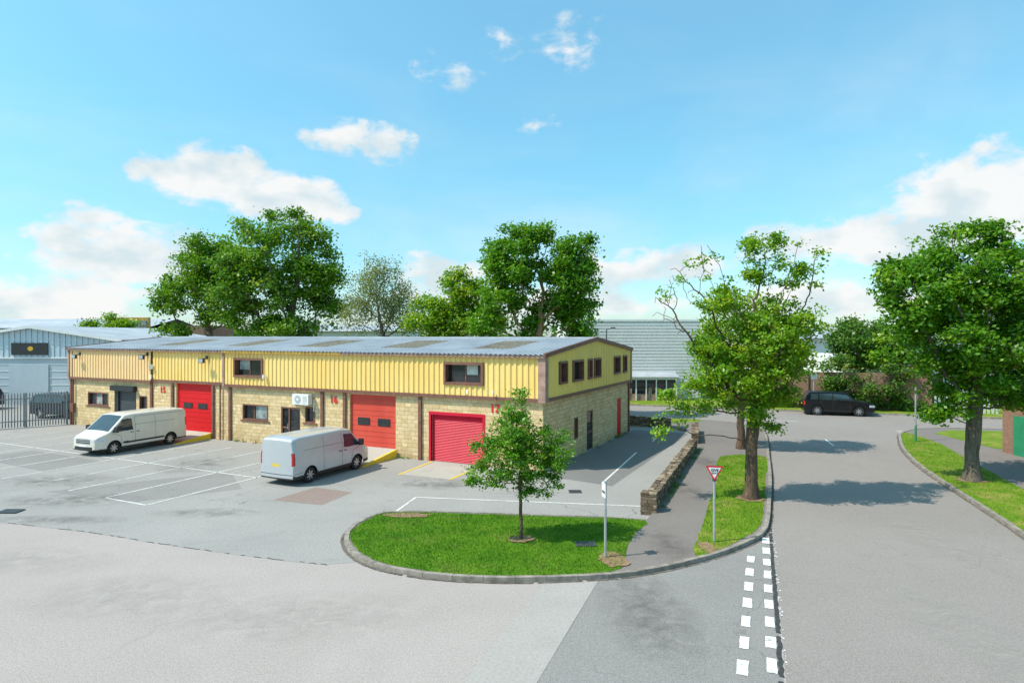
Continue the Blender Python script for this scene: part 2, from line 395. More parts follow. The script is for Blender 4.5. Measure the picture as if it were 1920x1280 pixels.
def resample(c,step):
    out=[c[0]]; acc=0
    for i in range(1,len(c)):
        p=np.array(c[i-1]); q=np.array(c[i]); L=np.linalg.norm(q-p); pos=0
        while acc+L-pos>=step:
            pos+=step-acc; out.append(tuple(p+(q-p)*pos/L)); acc=0
        acc+=L-pos
    out.append(c[-1]); return out
kerb('kerb',resample(K,.8)); kerb('kerb',resample(R,.8)); kerb('kerb',resample(catmull(FK,6),1.0))
kerb('kerb',resample(catmull([(4.5,21.35),(2.5,21.75),(-1.1,22.15),(-3.2,22.35),(-4.45,22.25)],6),.8),.1,.115)

lawn=catmull([(-4.30,22.05),(-4.83,21.2),(-4.98,20.1),(-4.8,19.2),(-4.22,18.05),(-3.27,17.13),(-1.65,16.5),(.54,16.35),(2.65,16.66),(3.25,18.3),(3.75,19.8),(4.35,21.15),(2.4,21.55),(-1.1,21.95),(-3,22.12)],6,True)
verge=catmull([(5.1,17.75),(5.75,19.8),(7.2,23.5),(8.8,27.5),(10.5,32.3),(12.7,32.3),(10.85,27.5),(9.18,23.4),(8.25,21.25),(7.55,20.0),(6.35,18.78)],6,True)
lawn=[(x+random.uniform(-.03,.03),y+random.uniform(-.03,.03)) for x,y in lawn]
verge=[(x+random.uniform(-.04,.04),y+random.uniform(-.04,.04)) for x,y in verge]
rv=offset_curve(R,.16)
rvp=[p for p in rv if p[1]>1 and p[0]<25.0 and p[1]<41.0]
rverge=rvp+[(11.5,1.2),(15.6,12),(17.7,18),(19.6,23.6),(21.8,30),(24.0,36.0),(24.6,38.6)]
patchR=[(26.0,34.5),(29.5,34.2),(33,38.6),(33,40.6),(28,41.3),(26.2,40)]
backv=offset_curve(K,.16)
backg=[p for p in backv if p[1]>46.5 and p[0]<13.5]+[(-25,59.6),(7.5,45.8),(11.2,44.6),(13.5,45.4)]
def gsheet(name,pts,mat,dens,hmin=.025,hmax=.065,zb=.108):
    o=sheet(name,pts,zb,mat)
    if dens<=0: return o
    P=np.array(pts); x0,y0=P.min(0); x1,y1=P.max(0)
    n=int((x1-x0)*(y1-y0)*dens); q=np.column_stack([rng.uniform(x0,x1,n),rng.uniform(y0,y1,n)])
    ins=np.zeros(n,bool); j=len(P)-1
    for i in range(len(P)):
        xi,yi=P[i]; xj,yj=P[j]
        cnd=((yi>q[:,1])!=(yj>q[:,1]))&(q[:,0]<(xj-xi)*(q[:,1]-yi)/((yj-yi)+1e-12)+xi); ins^=cnd; j=i
    q=q[ins]; n=len(q); a=rng.uniform(0,2*np.pi,n); w=rng.uniform(.006,.014,n); h=rng.uniform(hmin,hmax,n)
    lx=rng.normal(0,.02,n); ly=rng.normal(0,.02,n)
    V=np.zeros((n,3,3)); V[:,0,0]=q[:,0]-np.cos(a)*w; V[:,0,1]=q[:,1]-np.sin(a)*w; V[:,1,0]=q[:,0]+np.cos(a)*w; V[:,1,1]=q[:,1]+np.sin(a)*w
    V[:,0,2]=V[:,1,2]=zb-.005; V[:,2,0]=q[:,0]+lx; V[:,2,1]=q[:,1]+ly; V[:,2,2]=zb+h
    me=bpy.data.meshes.new('grass_blades'); me.vertices.add(n*3); me.vertices.foreach_set('co',V.ravel())
    me.loops.add(n*3); me.loops.foreach_set('vertex_index',np.arange(n*3)); me.polygons.add(n); me.polygons.foreach_set('loop_start',np.arange(n)*3)
    me.polygons.foreach_set('loop_total',np.full(n,3)); me.materials.append(M_blade); me.update(calc_edges=True)
    link(bpy.data.objects.new('grass_blades',me),o)
    return o
gsheet('lawn',lawn,M_lawn,700)
gsheet('grass_verge',verge,M_verge,500)
gsheet('grass_verge',rverge,M_verge,220)
gsheet('grass_verge',patchR,M_verge,0)
gsheet('grass_verge',backg,M_verge,0)
def blob_pts(cx,cy,rx,ry,jit=.15):
    pts=[]
    for i in range(28):
        a=2*math.pi*i/28; r=1+.25*mnoise.noise(Vector((cx+2*math.cos(a),cy+2*math.sin(a),0)))+random.uniform(-jit,jit)
        pts.append((cx+rx*r*math.cos(a),cy+ry*r*math.sin(a)))
    return pts
def blob_patch(name,cx,cy,rx,ry,z,mat): return sheet(name,blob_pts(cx,cy,rx,ry),z,mat)
blob_patch('soil',.27,19.2,.38,.34,.135,M_soil)
blob_patch('soil',2.75,17.45,.40,.55,.125,M_soil)
blob_patch('soil',5.6,18.5,.22,.5,.125,M_soil)
blob_patch('soil',-3.6,21.75,.75,.28,.125,M_soil)
blob_patch('soil',8.9,24.0,.5,.45,.13,M_soil)
blob_patch('soil',19.3,27.0,.55,.5,.13,M_soil)
STZ=.0205
for i,(cx,cy,rx,ry,m) in enumerate([(-16.6,24.2,2.8,1.3,0),(-15.2,21.6,2.8,.6,0),(-19.5,27.5,3.0,1.6,0),(-10.8,22.4,2.2,.7,0),
   (-15.0,31.0,2.0,2.4,0),(-3.2,26.8,2.4,1.2,0),(3.0,14.4,1.2,3.2,0),
   (-4.8,14.2,3.6,1.6,1),(-9.2,15.4,3.0,1.6,1),(-14.0,17.6,3.4,1.3,1),(9.6,13.2,1.2,4.2,1),(12.8,20.2,1.0,4.4,1)]):
    sheet('surface_stain',blob_pts(cx,cy,rx,ry,.05),STZ+i*.0006,(M_stain,M_lstain)[m])
for i,(cx,cy,rx,ry) in enumerate([(4.6,18.6,.8,1.4),(6.9,25.4,.7,2.0),(9.3,31.0,.8,2.2)]): sheet('surface_stain',blob_pts(cx,cy,rx,ry,.05),.1045+i*.0006,M_stain)

# ------------------------------------------------------------------ markings
def line(b,p,q,w,z=.0125,m=0):
    p=np.array(p,float); q=np.array(q,float); d=q-p; L=np.linalg.norm(d); d/=L; n=np.array([-d[1],d[0]])*w/2
    k=max(1,int(L/.8))
    for i in range(k):
        a=p+d*L*i/k; c=p+d*L*(i+1)/k
        b.quad((*(a-n),z),(*(c-n),z),(*(c+n),z),(*(a+n),z),m)
def dashes(b,p,q,pitch,ln,w):
    p=np.array(p,float); q=np.array(q,float); L=np.linalg.norm(q-p); d=(q-p)/L
    k=int(L/pitch)
    for i in range(k+1):
        a=p+d*(i*pitch); l2=ln*random.uniform(.9,1.05)/2; n=np.array([-d[1],d[0]])*w/2*random.uniform(.9,1.08)
        pts=[]; cs=[(-1,-1),(1,-1),(1,1),(-1,1)]
        for i0,(s1,s2) in enumerate(cs):
            e=cs[(i0+1)%4]
            for k2 in range(4):
                t=k2/4; u=s1+(e[0]-s1)*t; v=s2+(e[1]-s2)*t
                q2=a+d*l2*u+n*v+np.array([random.uniform(-.007,.007),random.uniform(-.007,.007)]); pts.append((q2[0],q2[1],.0165))
        b.add(pts,[tuple(range(16))])
mk=MB()
dashes(mk,(6.60,17.8),(1.6,5.2),1.04,.55,.2)
dashes(mk,(7.65,19.4),(2.2,5.0),.98,.55,.19)
mk.obj('give_way_markings',M_white2)
mk=MB()
line(mk,(18.0,36.0),(18.6,38.2),.10)
line(mk,(17.9,47.2),(20.6,46.2),.10)
mk.obj('centre_line_markings',M_white2)

# ------------------------------------------------------------------ main building frame
BC=(1.40,29.1,0); BA=math.atan2(-.44,.898)
BL=35.7; BW=13.9
ca,sa=math.cos(BA),math.sin(BA)
def b2w(x,y): return (BC[0]+x*ca-y*sa, BC[1]+x*sa+y*ca)
mk=MB()
def bl(b,x0,y0,x1,y1,w=.08,z=.0125,m=0): line(b,b2w(x0,y0),b2w(x1,y1),w,z,m)
xs=[-10.75-2.42*i for i in range(13)]
for i,x in enumerate(xs):
    bl(mk,x,-11.5,x,-1.6 if i not in (0,) else -6.2)
bl(mk,-10.75,-11.55,-13.17,-11.55)
bl(mk,-10.7,-6.5,-40.5,-6.5)
bl(mk,-38,-11.55,-44,-11.55)
line(mk,(-3.67,24.6),(4.8,23.3),.09); line(mk,(-3.67,24.6),(-4.1,22.5),.09)
line(mk,(3.8,27.0),(6.57,34),.09); line(mk,(8.2,37.5),(9.2,40.2),.09)
mk.obj('parking_bay_markings',M_white)
mk=MB()
bl(mk,-5.85,-.1,-5.55,-3.3,.11); bl(mk,-3.15,-.1,-3.0,-3.2,.11)
mk.obj('yellow_markings',M_yellow)
sheet('concrete_apron',[b2w(-5.7,-.02),b2w(-5.5,-3.2),b2w(-3.1,-3.1),b2w(-3.2,-.02)],.0085,M_apron)
sheet('asphalt_patch',[(-8.0,26.2),(-6.3,25.4),(-6.95,23.5),(-9.0,24.2)],.0085,M_patch)
sheet('asphalt_patch',[(-18.5,25.5),(-12.8,29.2),(-10.9,26.0),(-14.0,24.0)],.0081,M_side)
sheet('asphalt_patch',[b2w(-27,-9.5),b2w(-20.5,-9.8),b2w(-20.6,-7.2),b2w(-26.8,-7.0)],.0081,M_side)
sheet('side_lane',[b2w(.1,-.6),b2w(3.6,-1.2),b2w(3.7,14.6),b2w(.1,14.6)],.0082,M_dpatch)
def manhole(x,y,z,w=.6,d=.6):
    b=MB(); b.box((x-w/2,y-d/2,z),(x+w/2,y+d/2,z+.012)); 
    for i in range(5): b.box((x-w/2+.05,y-d/2+.05+i*d*.18,z+.012),(x+w/2-.05,y-d/2+.08+i*d*.18,z+.02))
    b.obj('manhole_cover',M_dkgrey)
manhole(2.5,25.5,.006,.5,.5); manhole(2.14,18.75,.125,.6,.45); manhole(-17.6,22.6,.03,.7,.5)
manhole(6.9,26.3,.110,.4,.4)

# ------------------------------------------------------------------ industrial unit
B=empty('industrial_unit_building',BC,BA)
def wall_x(b,x0,x1,y0,y1,z0,z1,holes,m=0):
    holes=sorted(holes); x=x0
    for (a,c,za,zb) in holes:
        if a>x: b.box((x,y0,z0),(a,y1,z1),m)
        if za>z0: b.box((a,y0,z0),(c,y1,za),m)
        if zb<z1: b.box((a,y0,zb),(c,y1,z1),m)
        x=c
    if x<x1: b.box((x,y0,z0),(x1,y1,z1),m)
def wall_y(b,y0,y1,x0,x1,z0,z1,holes,m=0):
    holes=sorted(holes); y=y0
    for (a,c,za,zb) in holes:
        if a>y: b.box((x0,y,z0),(x1,a,z1),m)
        if za>z0: b.box((x0,a,z0),(x1,c,za),m)
        if zb<z1: b.box((x0,a,zb),(x1,c,z1),m)
        y=c
    if y<y1: b.box((x0,y,z0),(x1,y1,z1),m)
fh=[(-6.0,-3.1,0,2.33),(-11.1,-8.13,.0,3.1),(-14.2,-13.5,1.4,2.28),(-16.0,-14.56,0,2.18),(-19.0,-17.0,1.3,2.21),
    (-24.8,-21.65,0,3.22),(-28.35,-27.6,1.4,2.3),(-30.9,-28.7,0,2.6),(-33.8,-31.6,1.44,2.34)]
gh=[(4.0,4.5,.9,2.0),(5.9,6.95,0,2.12),(11.4,12.3,0,2.3)]
b=MB()
wall_x(b,-BL,0,0,.3,-.05,3.3,fh)
wall_y(b,.3,BW,-.3,0,-.05,3.3,gh)
b.box((-BL,BW-.3,-.05),(-.3,BW,5.2)); b.box((-BL,.3,-.05),(-BL+.3,BW-.3,3.3))
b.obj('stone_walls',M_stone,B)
prof=[(0,0),(.36,0),(.5,1),(.86,1),(1,0)]
def corr_x(b,x0,x1,yf,z0,z1,holes,pitch=.3,amp=.045,m=0,out=-1):
    n=int(round((x1-x0)/pitch)); p=(x1-x0)/n
    for i in range(n):
        for j in range(4):
            a=x0+(i+prof[j][0])*p; c=x0+(i+prof[j+1][0])*p
            ya=yf+out*amp*prof[j][1]; yc=yf+out*amp*prof[j+1][1]; mid=(a+c)/2
            seg=[(z0,z1)]
            for (ha,hc,za,zb) in holes:
                if ha<mid<hc: seg=[(z0,za),(zb,z1)]
            for (s0,s1) in seg:
                if s1>s0: b.quad((a,ya,s0),(c,yc,s0),(c,yc,s1),(a,ya,s1),m)
ch=[(-5.1,-3.0,3.86,4.86),(-19.5,-17.2,3.8,4.84)]
EZ=5.27
b=MB(); corr_x(b,-20.35,-.02,-.14,3.32,EZ,ch); b.obj('front_cladding',M_clad,B)
b=MB(); corr_x(b,-26.9,-20.5,-.09,3.40,EZ,[]); b.obj('front_cladding',M_clad,B)
b=MB(); corr_x(b,-BL+.05,-27.0,-.14,3.32,EZ,[]); b.obj('front_cladding',M_clad2,B)
gch=[(1.6,2.55,3.9,4.9),(3.3,4.85,3.9,4.9),(5.6,6.25,3.9,4.9),(6.6,7.7,3.9,4.9),(10.2,11.45,3.9,4.9),(12.1,12.9,3.9,4.9)]
def roofz(y): 
    return EZ+.06+(6.02-EZ-.06)*(1-abs(y-BW/2)/(BW/2))
b=MB(); n=46; p=BW/n
for i in range(n):
    for j in range(4):
        a=(i+prof[j][0])*p; c=(i+prof[j+1][0])*p; xa=.12+.045*prof[j][1]; xc=.12+.045*prof[j+1][1]; mid=(a+c)/2
        seg=[(3.32,3.32,roofz(a)-.05,roofz(c)-.05)]
        for (ha,hc,za,zb) in gch:
            if ha<mid<hc: seg=[(3.32,3.32,za,za),(zb,zb,roofz(a)-.05,roofz(c)-.05)]
        for s in seg: b.quad((xa,a,s[0]),(xc,c,s[1]),(xc,c,s[3]),(xa,a,s[2]))
b.obj('gable_cladding',M_clad3,B)
b=MB()
for j in range(n):
    a=j*p; c=a+p; b.quad((-BL-.05,c,3.3),(-BL-.05,a,3.3),(-BL-.05,a,roofz(a)-.05),(-BL-.05,c,roofz(c)-.05))
b.obj('gable_cladding_rear',M_clad2,B)
b=MB()
b.box((-20.35,-.2,3.17),(-.14,-.003,3.325)); b.box((-26.95,-.14,3.24),(-20.5,-.003,3.395)); b.box((-BL,-.2,3.17),(-27.0,-.003,3.325))
b.box((.003,.0,3.17),(.19,BW,3.325))
for x in (-6.62,-11.4,-12.95,-20.0,-21.45,-25.1,-27.1,-BL+.05):
    b.box((x-.09,-.1,-.03),(x+.09,-.004,3.17))
b.box((.004,BW-.16,-.03),(.1,BW-.02,3.17))
b.obj('brown_posts_and_band',M_brown,B)
b=MB(); b.box((-.14,-.24,3.15),(.22,.12,EZ-.02)); b.box((-20.5,-.2,3.17),(-20.36,.0,EZ-.02)); b.box((.1,BW-.1,3.15),(.22,BW+.1,EZ)); b.box((-BL-.1,-.22,3.15),(-BL+.06,.1,EZ))
b.obj('corner_trim',M_mauve,B)
b=MB(); b.box((-11.5,-.34,EZ-.10),(.24,-.21,EZ+.03),0); b.box((-20.4,-.34,EZ-.10),(-11.5,-.21,EZ+.03),1); b.box((-BL-.1,-.335,EZ-.10),(-20.4,-.21,EZ+.03),2)
b.box((-BL,-.21,EZ-.01),(.1,.1,EZ+.0),0)
b.obj('gutter',[M_mauve,M_ochre,M_mauve],B)
b=MB()
for (ya,yb) in ((-.35,BW/2),(BW/2,BW+.2)):
    za,zb=roofz(ya)+.03,roofz(yb)+.03
    for (x0,x1) in ((.17,.27),(-BL-.16,-BL-.06)):
        vs=[(x0,ya,za-.15),(x1,ya,za-.15),(x1,yb,zb-.15),(x0,yb,zb-.15),(x0,ya,za+.05),(x1,ya,za+.05),(x1,yb,zb+.05),(x0,yb,zb+.05)]
        b.add(vs,[(0,3,2,1),(4,5,6,7),(0,1,5,4),(1,2,6,5),(2,3,7,6),(3,0,4,7)])
b.obj('verge_trim',M_brown,B)
b=MB(); n=int(BL/.25); p=(BL+.2)/n
sky=[(-4.6,-2.4),(-10.3,-8.0),(-16.4,-14.2),(-22.6,-20.4),(-29.0,-26.8)]
for i in range(n):
    for j in range(4):
        a=-BL-.05+(i+prof[j][0])*p; c=-BL-.05+(i+prof[j+1][0])*p; ha=.04*prof[j][1]; hc=.04*prof[j+1][1]
        isk=any(s0<(a+c)/2<s1 for s0,s1 in sky)
        ys=[-.4,1.6,5.2,BW/2]
        for k in range(3):
            y0,y1=ys[k],ys[k+1]; m=1 if (isk and k==1) else 0
            b.quad((a,y0,roofz(y0)+ha),(c,y0,roofz(y0)+hc),(c,y1,roofz(y1)+hc),(a,y1,roofz(y1)+ha),m)
        y0,y1=BW/2,BW+.25
        b.quad((a,y0,roofz(y0)+ha),(c,y0,roofz(y0)+hc),(c,y1,roofz(y1)+hc),(a,y1,roofz(y1)+ha),0)
b.box((-BL-.1,BW/2-.18,roofz(BW/2)+.0),(.25,BW/2+.18,roofz(BW/2)+.075),0)
b.obj('roof',[M_roof,M_sky_l],B)
def win_x(b,x0,x1,z0,z1,yf,fr=.09,proud=.06,mull=(),depth=.16,glass=1,framem=0):
    b.box((x0-fr,yf-proud,z0-fr),(x0,yf+depth,z1+fr),framem); b.box((x1,yf-proud,z0-fr),(x1+fr,yf+depth,z1+fr),framem)
    b.box((x0,yf-proud,z0-fr),(x1,yf+depth,z0),framem); b.box((x0,yf-proud,z1),(x1,yf+depth,z1+fr),framem)
    for t in mull:
        xm=x0+(x1-x0)*t; b.box((xm-.03,yf+depth-.07,z0),(xm+.03,yf+depth-.01,z1),framem)
    b.box((x0,yf+depth-.04,z0),(x1,yf+depth,z1),glass)
def win_y(b,y0,y1,z0,z1,xf,fr=.09,proud=.06,mull=(),depth=.16,glass=1,framem=0):
    b.box((xf-depth,y0-fr,z0-fr),(xf+proud,y0,z1+fr),framem); b.box((xf-depth,y1,z0-fr),(xf+proud,y1+fr,z1+fr),framem)
    b.box((xf-depth,y0,z0-fr),(xf+proud,y1,z0),framem); b.box((xf-depth,y0,z1),(xf+proud,y1,z1+fr),framem)
    for t in mull:
        ym=y0+(y1-y0)*t; b.box((xf-depth+.01,ym-.03,z0),(xf-depth+.07,ym+.03,z1),framem)
    b.box((xf-depth,y0,z0),(xf-depth+.04,y1,z1),glass)
b=MB()
win_x(b,-5.02,-3.08,3.94,4.78,-.19,mull=(.5,),fr=.12,depth=.3); win_x(b,-19.4,-17.3,3.88,4.76,-.19,mull=(.45,),fr=.12,depth=.3)
b.box((-19.3,.06,4.2),(-18.5,.069,4.74),2); b.box((-4.0,.06,4.3),(-3.4,.069,4.76),3)
for h in gch: win_y(b,h[0]+.08,h[1]-.08,h[2]+.06,h[3]-.06,.17,fr=.1,depth=.25,mull=(.5,) if h[1]-h[0]>1.4 else ())
win_x(b,-19.0+.07,-17.0-.07,1.37,2.14,0,fr=.07,proud=.03,mull=(.4,)); b.box((-18.05,.105,1.4),(-17.15,.118,2.12),2)
win_x(b,-14.13,-13.57,1.47,2.21,0,fr=.07,proud=.03)
win_x(b,-33.73,-31.67,1.51,2.27,0,fr=.07,proud=.03,mull=(.33,.66)); b.box((-33.0,.105,1.53),(-32.4,.118,2.25),2)
win_x(b,-28.28,-27.67,1.47,2.23,0,fr=.07,proud=.03)
win_y(b,4.07,4.43,.97,1.93,0,fr=.07,proud=.03)
b.obj('windows',[M_brown,M_glass,M_glassb,M_cream],B)
b=MB()
for (x0,x1,z) in ((-19.15,-16.85,1.22),(-34.0,-31.4,1.36),(-14.35,-13.35,1.32)): b.box((x0,-.06,z),(x1,-.003,z+.075))
b.obj('window_sills',M_brown,B)
b=MB()
x0,x1=-16.0,-14.56
b.box((x0,.02,0),(x0+.08,.12,2.18)); b.box((x1-.08,.02,0),(x1,.12,2.18)); b.box((x0+.08,.02,2.1),(x1-.08,.12,2.18)); b.box((x0+.08,.02,0),(x1-.08,.12,.12))
b.box((-15.45,.02,.12),(-15.37,.12,2.1)); b.box((x0+.08,.03,1.0),(-15.45,.11,1.08)); b.box((x0+.08,.09,.12),(x1-.08,.11,2.1),1)
b.box((-15.3,.07,.3),(-14.75,.088,1.95),1); b.box((-15.5,-.0,.95),(-15.47,.02,1.25),3)
b.box((.0-.14,5.9,0),(-.04,5.98,2.12)); b.box((-.14,6.87,0),(-.04,6.95,2.12)); b.box((-.14,5.98,2.02),(-.04,6.87,2.12)); b.box((-.12,5.98,0),(-.08,6.87,2.02),1); b.box((-.14,5.98,.9),(-.05,6.87,1.0))
b.obj('entrance_doors',[M_brown,M_glass,M_glassb,M_galv],B)
b=MB(); b.box((-.12,11.4,0),(-.05,12.3,2.3)); b.obj('red_side_door',M_red,B)
def sectional(name,x0,x1,z0,z1,mat,n=5,wins=None):
    b=MB(); h=(z1-z0)/n
    for i in range(n):
        b.box((x0,.12,z0+i*h),(x1,.16,z0+(i+1)*h-.012),0)
        b.box((x0+.05,.105,z0+i*h+h*.5-.01),(x1-.05,.12,z0+i*h+h*.5+.01),0)
    b.box((x0,.165,z0),(x1,.18,z1),1)
    if wins:
        for (a,c,za,zb) in wins:
            b.box((a-.04,.095,za-.04),(c+.04,.104,zb+.04),1); b.box((a,.088,za),(c,.096,zb),2)
    b.obj(name,[mat,M_black,M_glass],B)
sectional('red_sectional_door',-11.1,-8.13,.40,3.1,M_red2,5,[(-10.6,-9.9,1.55,1.85),(-9.3,-8.6,1.55,1.85)])
sectional('bright_red_sectional_door',-24.8,-21.65,.33,3.22,M_red,5,[(-24.2,-23.5,1.75,2.0),(-22.9,-22.2,1.75,2.0)])
b=MB(); k=30
for i in range(k):
    z=2.3*i/k; h=2.3/k
    b.add([(-6.0,.13,z),(-3.1,.13,z),(-3.1,.105,z+h*.45),(-6.0,.105,z+h*.45),(-3.1,.13,z+h*.9),(-6.0,.13,z+h*.9),(-3.1,.13,z+h),(-6.0,.13,z+h)],[(0,1,2,3),(3,2,4,5),(5,4,6,7)])
b.box((-6.0,.14,0),(-3.1,.16,2.3))
b.box((-6.12,-.03,0),(-6.0,.1,2.45)); b.box((-3.1,-.03,0),(-2.98,.1,2.45)); b.box((-6.0,-.03,2.3),(-3.1,.1,2.45))
b.obj('red_roller_shutter',M_red3,B)
b=MB(); 
b.box((-31.0,-.28,2.55),(-28.6,-.004,2.88),0)
for i in range(26): b.box((-30.5,.08,i*.1),(-28.75,.1,i*.1+.08),1)
b.box((-30.9,-.02,0),(-30.5,.1,2.55),0); b.box((-28.75,-.02,0),(-28.7,.1,2.55),0); b.box((-30.5,.1,0),(-28.75,.12,2.6),0)
b.obj('dark_roller_shutter',[M_black,M_dkgrey],B)
def ramp(x0,x1,h,ln):
    b=MB(); vs=[(x0,-.004,-.02),(x1,-.004,-.02),(x1,-ln,-.02),(x0,-ln,-.02),(x0,-.004,h),(x1,-.004,h),(x1,-ln,.0),(x0,-ln,.0)]
    b.add(vs,[(4,7,6,5),(0,4,5,1),(1,5,6,2),(0,3,7,4)]); b.obj('loading_ramp',M_apron,B)
    for x,s in ((x1,1),(x0,-1)):
        b=MB(); xa,xb=(x+.005,x+.13) if s>0 else (x-.13,x-.005)
        vs=[(xa,-.104,-.02),(xb,-.104,-.02),(xb,-ln-.9,-.02),(xa,-ln-.9,-.02),(xa,-.104,h+.02),(xb,-.104,h+.02),(xb,-ln-.9,.04),(xa,-ln-.9,.04)]
        b.add(vs,[(4,7,6,5),(0,4,5,1),(0,3,7,4),(2,6,7,3)],0); b.add(vs,[(1,5,6,2)],1); b.obj('yellow_ramp_edge',[M_yellow,M_yellow],B)
ramp(-11.1,-8.13,.40,1.9); ramp(-24.8,-21.65,.33,1.6)
b=MB(); b.box((-11.1,0,-.02),(-8.13,.3,.398)); b.box((-24.8,0,-.02),(-21.65,.3,.328)); b.obj('door_thresholds',M_apron,B)
b=MB(); b.box((-14.75,-.42,2.42),(-13.6,-.1,2.98),0); b.cyl((-14.35,-.43,2.7),(-14.35,-.415,2.7),.22,n=24,m=3); b.cyl((-14.35,-.44,2.7),(-14.35,-.43,2.7),.07,n=12,m=0)
for i in range(6): b.box((-13.98,-.428,2.5+i*.07),(-13.68,-.42,2.52+i*.07),3)
b.box((-14.6,-.4,2.36),(-14.55,0,2.42),2); b.box((-13.8,-.4,2.36),(-13.75,0,2.42),2)
b.box((-15.0,-.14,2.46),(-14.8,-.01,2.86),0); b.box((-13.57,-.05,2.05),(-13.51,-.01,2.7),0)
b.obj('air_conditioning_unit',[M_wht,M_dkgrey,M_galv,pmat('fan_grille',(.4,.4,.4),.5)],B)
def flood(x,z):
    b=MB(); b.box((x-.2,-.62,z-.12),(x+.2,-.5,z+.16),0); b.box((x-.17,-.632,z-.09),(x+.17,-.62,z+.13),1); b.cyl((x,-.5,z+.05),(x,-.15,z+.2),.025,m=0); b.box((x-.06,-.24,z+.1),(x+.06,-.18,z+.3),0)
    b.obj('floodlight',[M_black,M_galv],B)
flood(-21.8,4.66); flood(-27.3,4.78); flood(-34.4,4.72)
b=MB(); b.box((-27.0,-.26,4.05),(-26.75,-.19,4.35)); b.box((-27.0,-.26,3.42),(-26.85,-.2,3.7)); b.box((-3.9,-.2,3.4),(-3.8,-.18,3.6)); b.cyl((-2.4,-.3,3.45),(-2.4,-.3,3.6),.06)
b.cyl((-17.0,-.3,3.75),(-17.0,-.3,3.95),.09,m=0); b.obj('alarm_boxes',M_wht,B)
b=MB(); b.cyl((-20.75,-.12,0),(-20.75,-.12,3.3),.045,m=0); b.cyl((-35.3,-.12,0),(-35.3,-.12,5.1),.05); b.cyl((-1.0,-.1,0),(-1.0,-.1,3.2),.04); b.box((-35.6,-.2,.9),(-35.2,-.02,1.5),0)
b.obj('downpipes',M_brown,B)
def text(s,size,x,y,z,parent,mat,rot=(math.pi/2,0,0),off=.0,name='number'):
    cu=bpy.data.curves.new(name,'FONT'); cu.body=s; cu.size=size; cu.extrude=.008; cu.offset=off; cu.align_x='CENTER'; cu.align_y='CENTER'
    ob=bpy.data.objects.new(name,cu); cu.materials.append(mat); link(ob,parent); ob.location=(x,y,z); ob.rotation_euler=rot; return ob
for s,x in (('16',-12.18),('15',-26.05),('17',-2.45)):
    text(s,.54,x,-.03,2.74,B,M_redtext,off=.008,name='unit_number')

# ------------------------------------------------------------------ neighbouring buildings
A=empty('pale_blue_industrial_unit',(-42.5,57,0),0)
b=MB(); zE,zA=5.75,6.95
def ridge(x): return zA-(zA-zE)*abs(x)/8.0
n=64
for i in range(n):
    a=-8+16*i/n; c=-8+16*(i+1)/n; d=.04 if i%2 else 0
    b.quad((a,-.05-d,4.2),(c,-.05-d,4.2),(c,-.05-d,ridge(c)),(a,-.05-d,ridge(a)),0)
b.box((-8,0,0),(8,20,4.2),1); b.box((-8,.02,4.2),(8,20,zE-.1),1)
for k in range(1,7): b.box((-8,-.03,k*.6-.02),(8,-.002,k*.6+.02),2)
b.box((-8,-.12,4.12),(8,-.0,4.24),2)
for s in (-1,1):
    b.add([(0,-.4,zA+.05),(s*8.2,-.4,zE+.02),(s*8.2,20,zE+.02),(0,20,zA+.05)],[(0,1,2,3) if s<0 else (3,2,1,0)],3)
    b.add([(0,-.42,zA-.15),(s*8.2,-.42,zE-.18),(s*8.2,-.42,zE+.04),(0,-.42,zA+.08)],[(0,1,2,3)],2)
b.box((7.4,-.1,0),(7.6,-.06,5.6),2); b.box((4.2,-.08,0),(6.9,-.04,3.4),1); b.box((-2.0,-.08,0),(1.5,-.04,3.6),1)
b.obj('walls_and_roof',[M_blueclad,M_bluewall,M_wht,M_roof],A)
b=MB(); b.box((-1.7,-.2,4.45),(1.5,-.13,5.5),0)
vs=[(.25*math.cos(t),-.21,5.0+.2*math.sin(t)) for t in [2*math.pi*i/20 for i in range(20)]]
b.add(vs,[tuple(range(19,-1,-1))],1); b.obj('sign_board',[M_black,M_gold],A)

A=empty('office_building',(-62,92,0),0)
b=MB(); b.box((-30,0,0),(9.5,16,7.2),0); b.add([(-30,-.6,7.2),(10,-.6,7.2),(10,8,8.7),(-30,8,8.7)],[(0,1,2,3)],1); b.add([(-30,8,8.7),(10,8,8.7),(10,16.6,7.2),(-30,16.6,7.2)],[(0,1,2,3)],1)
b.box((5.5,-.7,0),(10.4,-.1,8.7),2)
for i in range(5): b.box((5.6+i*.95,-.78,1),(6.4+i*.95,-.71,8.3),3)
b.box((11,2,0),(17,12,7.6),4)
b.obj('walls_and_roof',[M_bluewall,M_roof,M_ochre,M_glassb,M_brick],A)

A=empty('grey_warehouse',(0,61.5,0),0)
b=MB(); b.box((6.0,0,0),(18.0,24,7.55),0)
for k in range(24): b.box((6.0,-.07,.25+k*.3),(18.0,-.001,.42+k*.3),0)
b.box((5.9,-.12,7.5),(18.1,24,7.68),1)
b.obj('walls',[M_greyclad,M_wht],A)
b=MB(); b.box((10.6,-1.5,2.05),(15.4,-.06,2.3),0)
for i in range(6): b.box((10.6+i*.94,-1.45,0),(10.7+i*.94,-1.35,2.05),0)
b.box((10.7,-1.3,0),(15.3,-.06,.7),1); b.box((10.7,-1.2,.7),(15.3,-1.15,2.05),2)
b.add([(10.4,-1.7,2.3),(15.6,-1.7,2.3),(15.6,-.06,2.65),(10.4,-.06,2.65)],[(0,1,2,3)],3)
for i in range(7):
    x=10.9+i*.62; b.box((x,-1.33,.72),(x+.3,-1.21,.72+random.uniform(.2,.6)),random.choice([5,1,2]))
b.obj('shop_front',[M_wht,M_mauve,M_glass,M_roof,M_signred,M_cream],A)

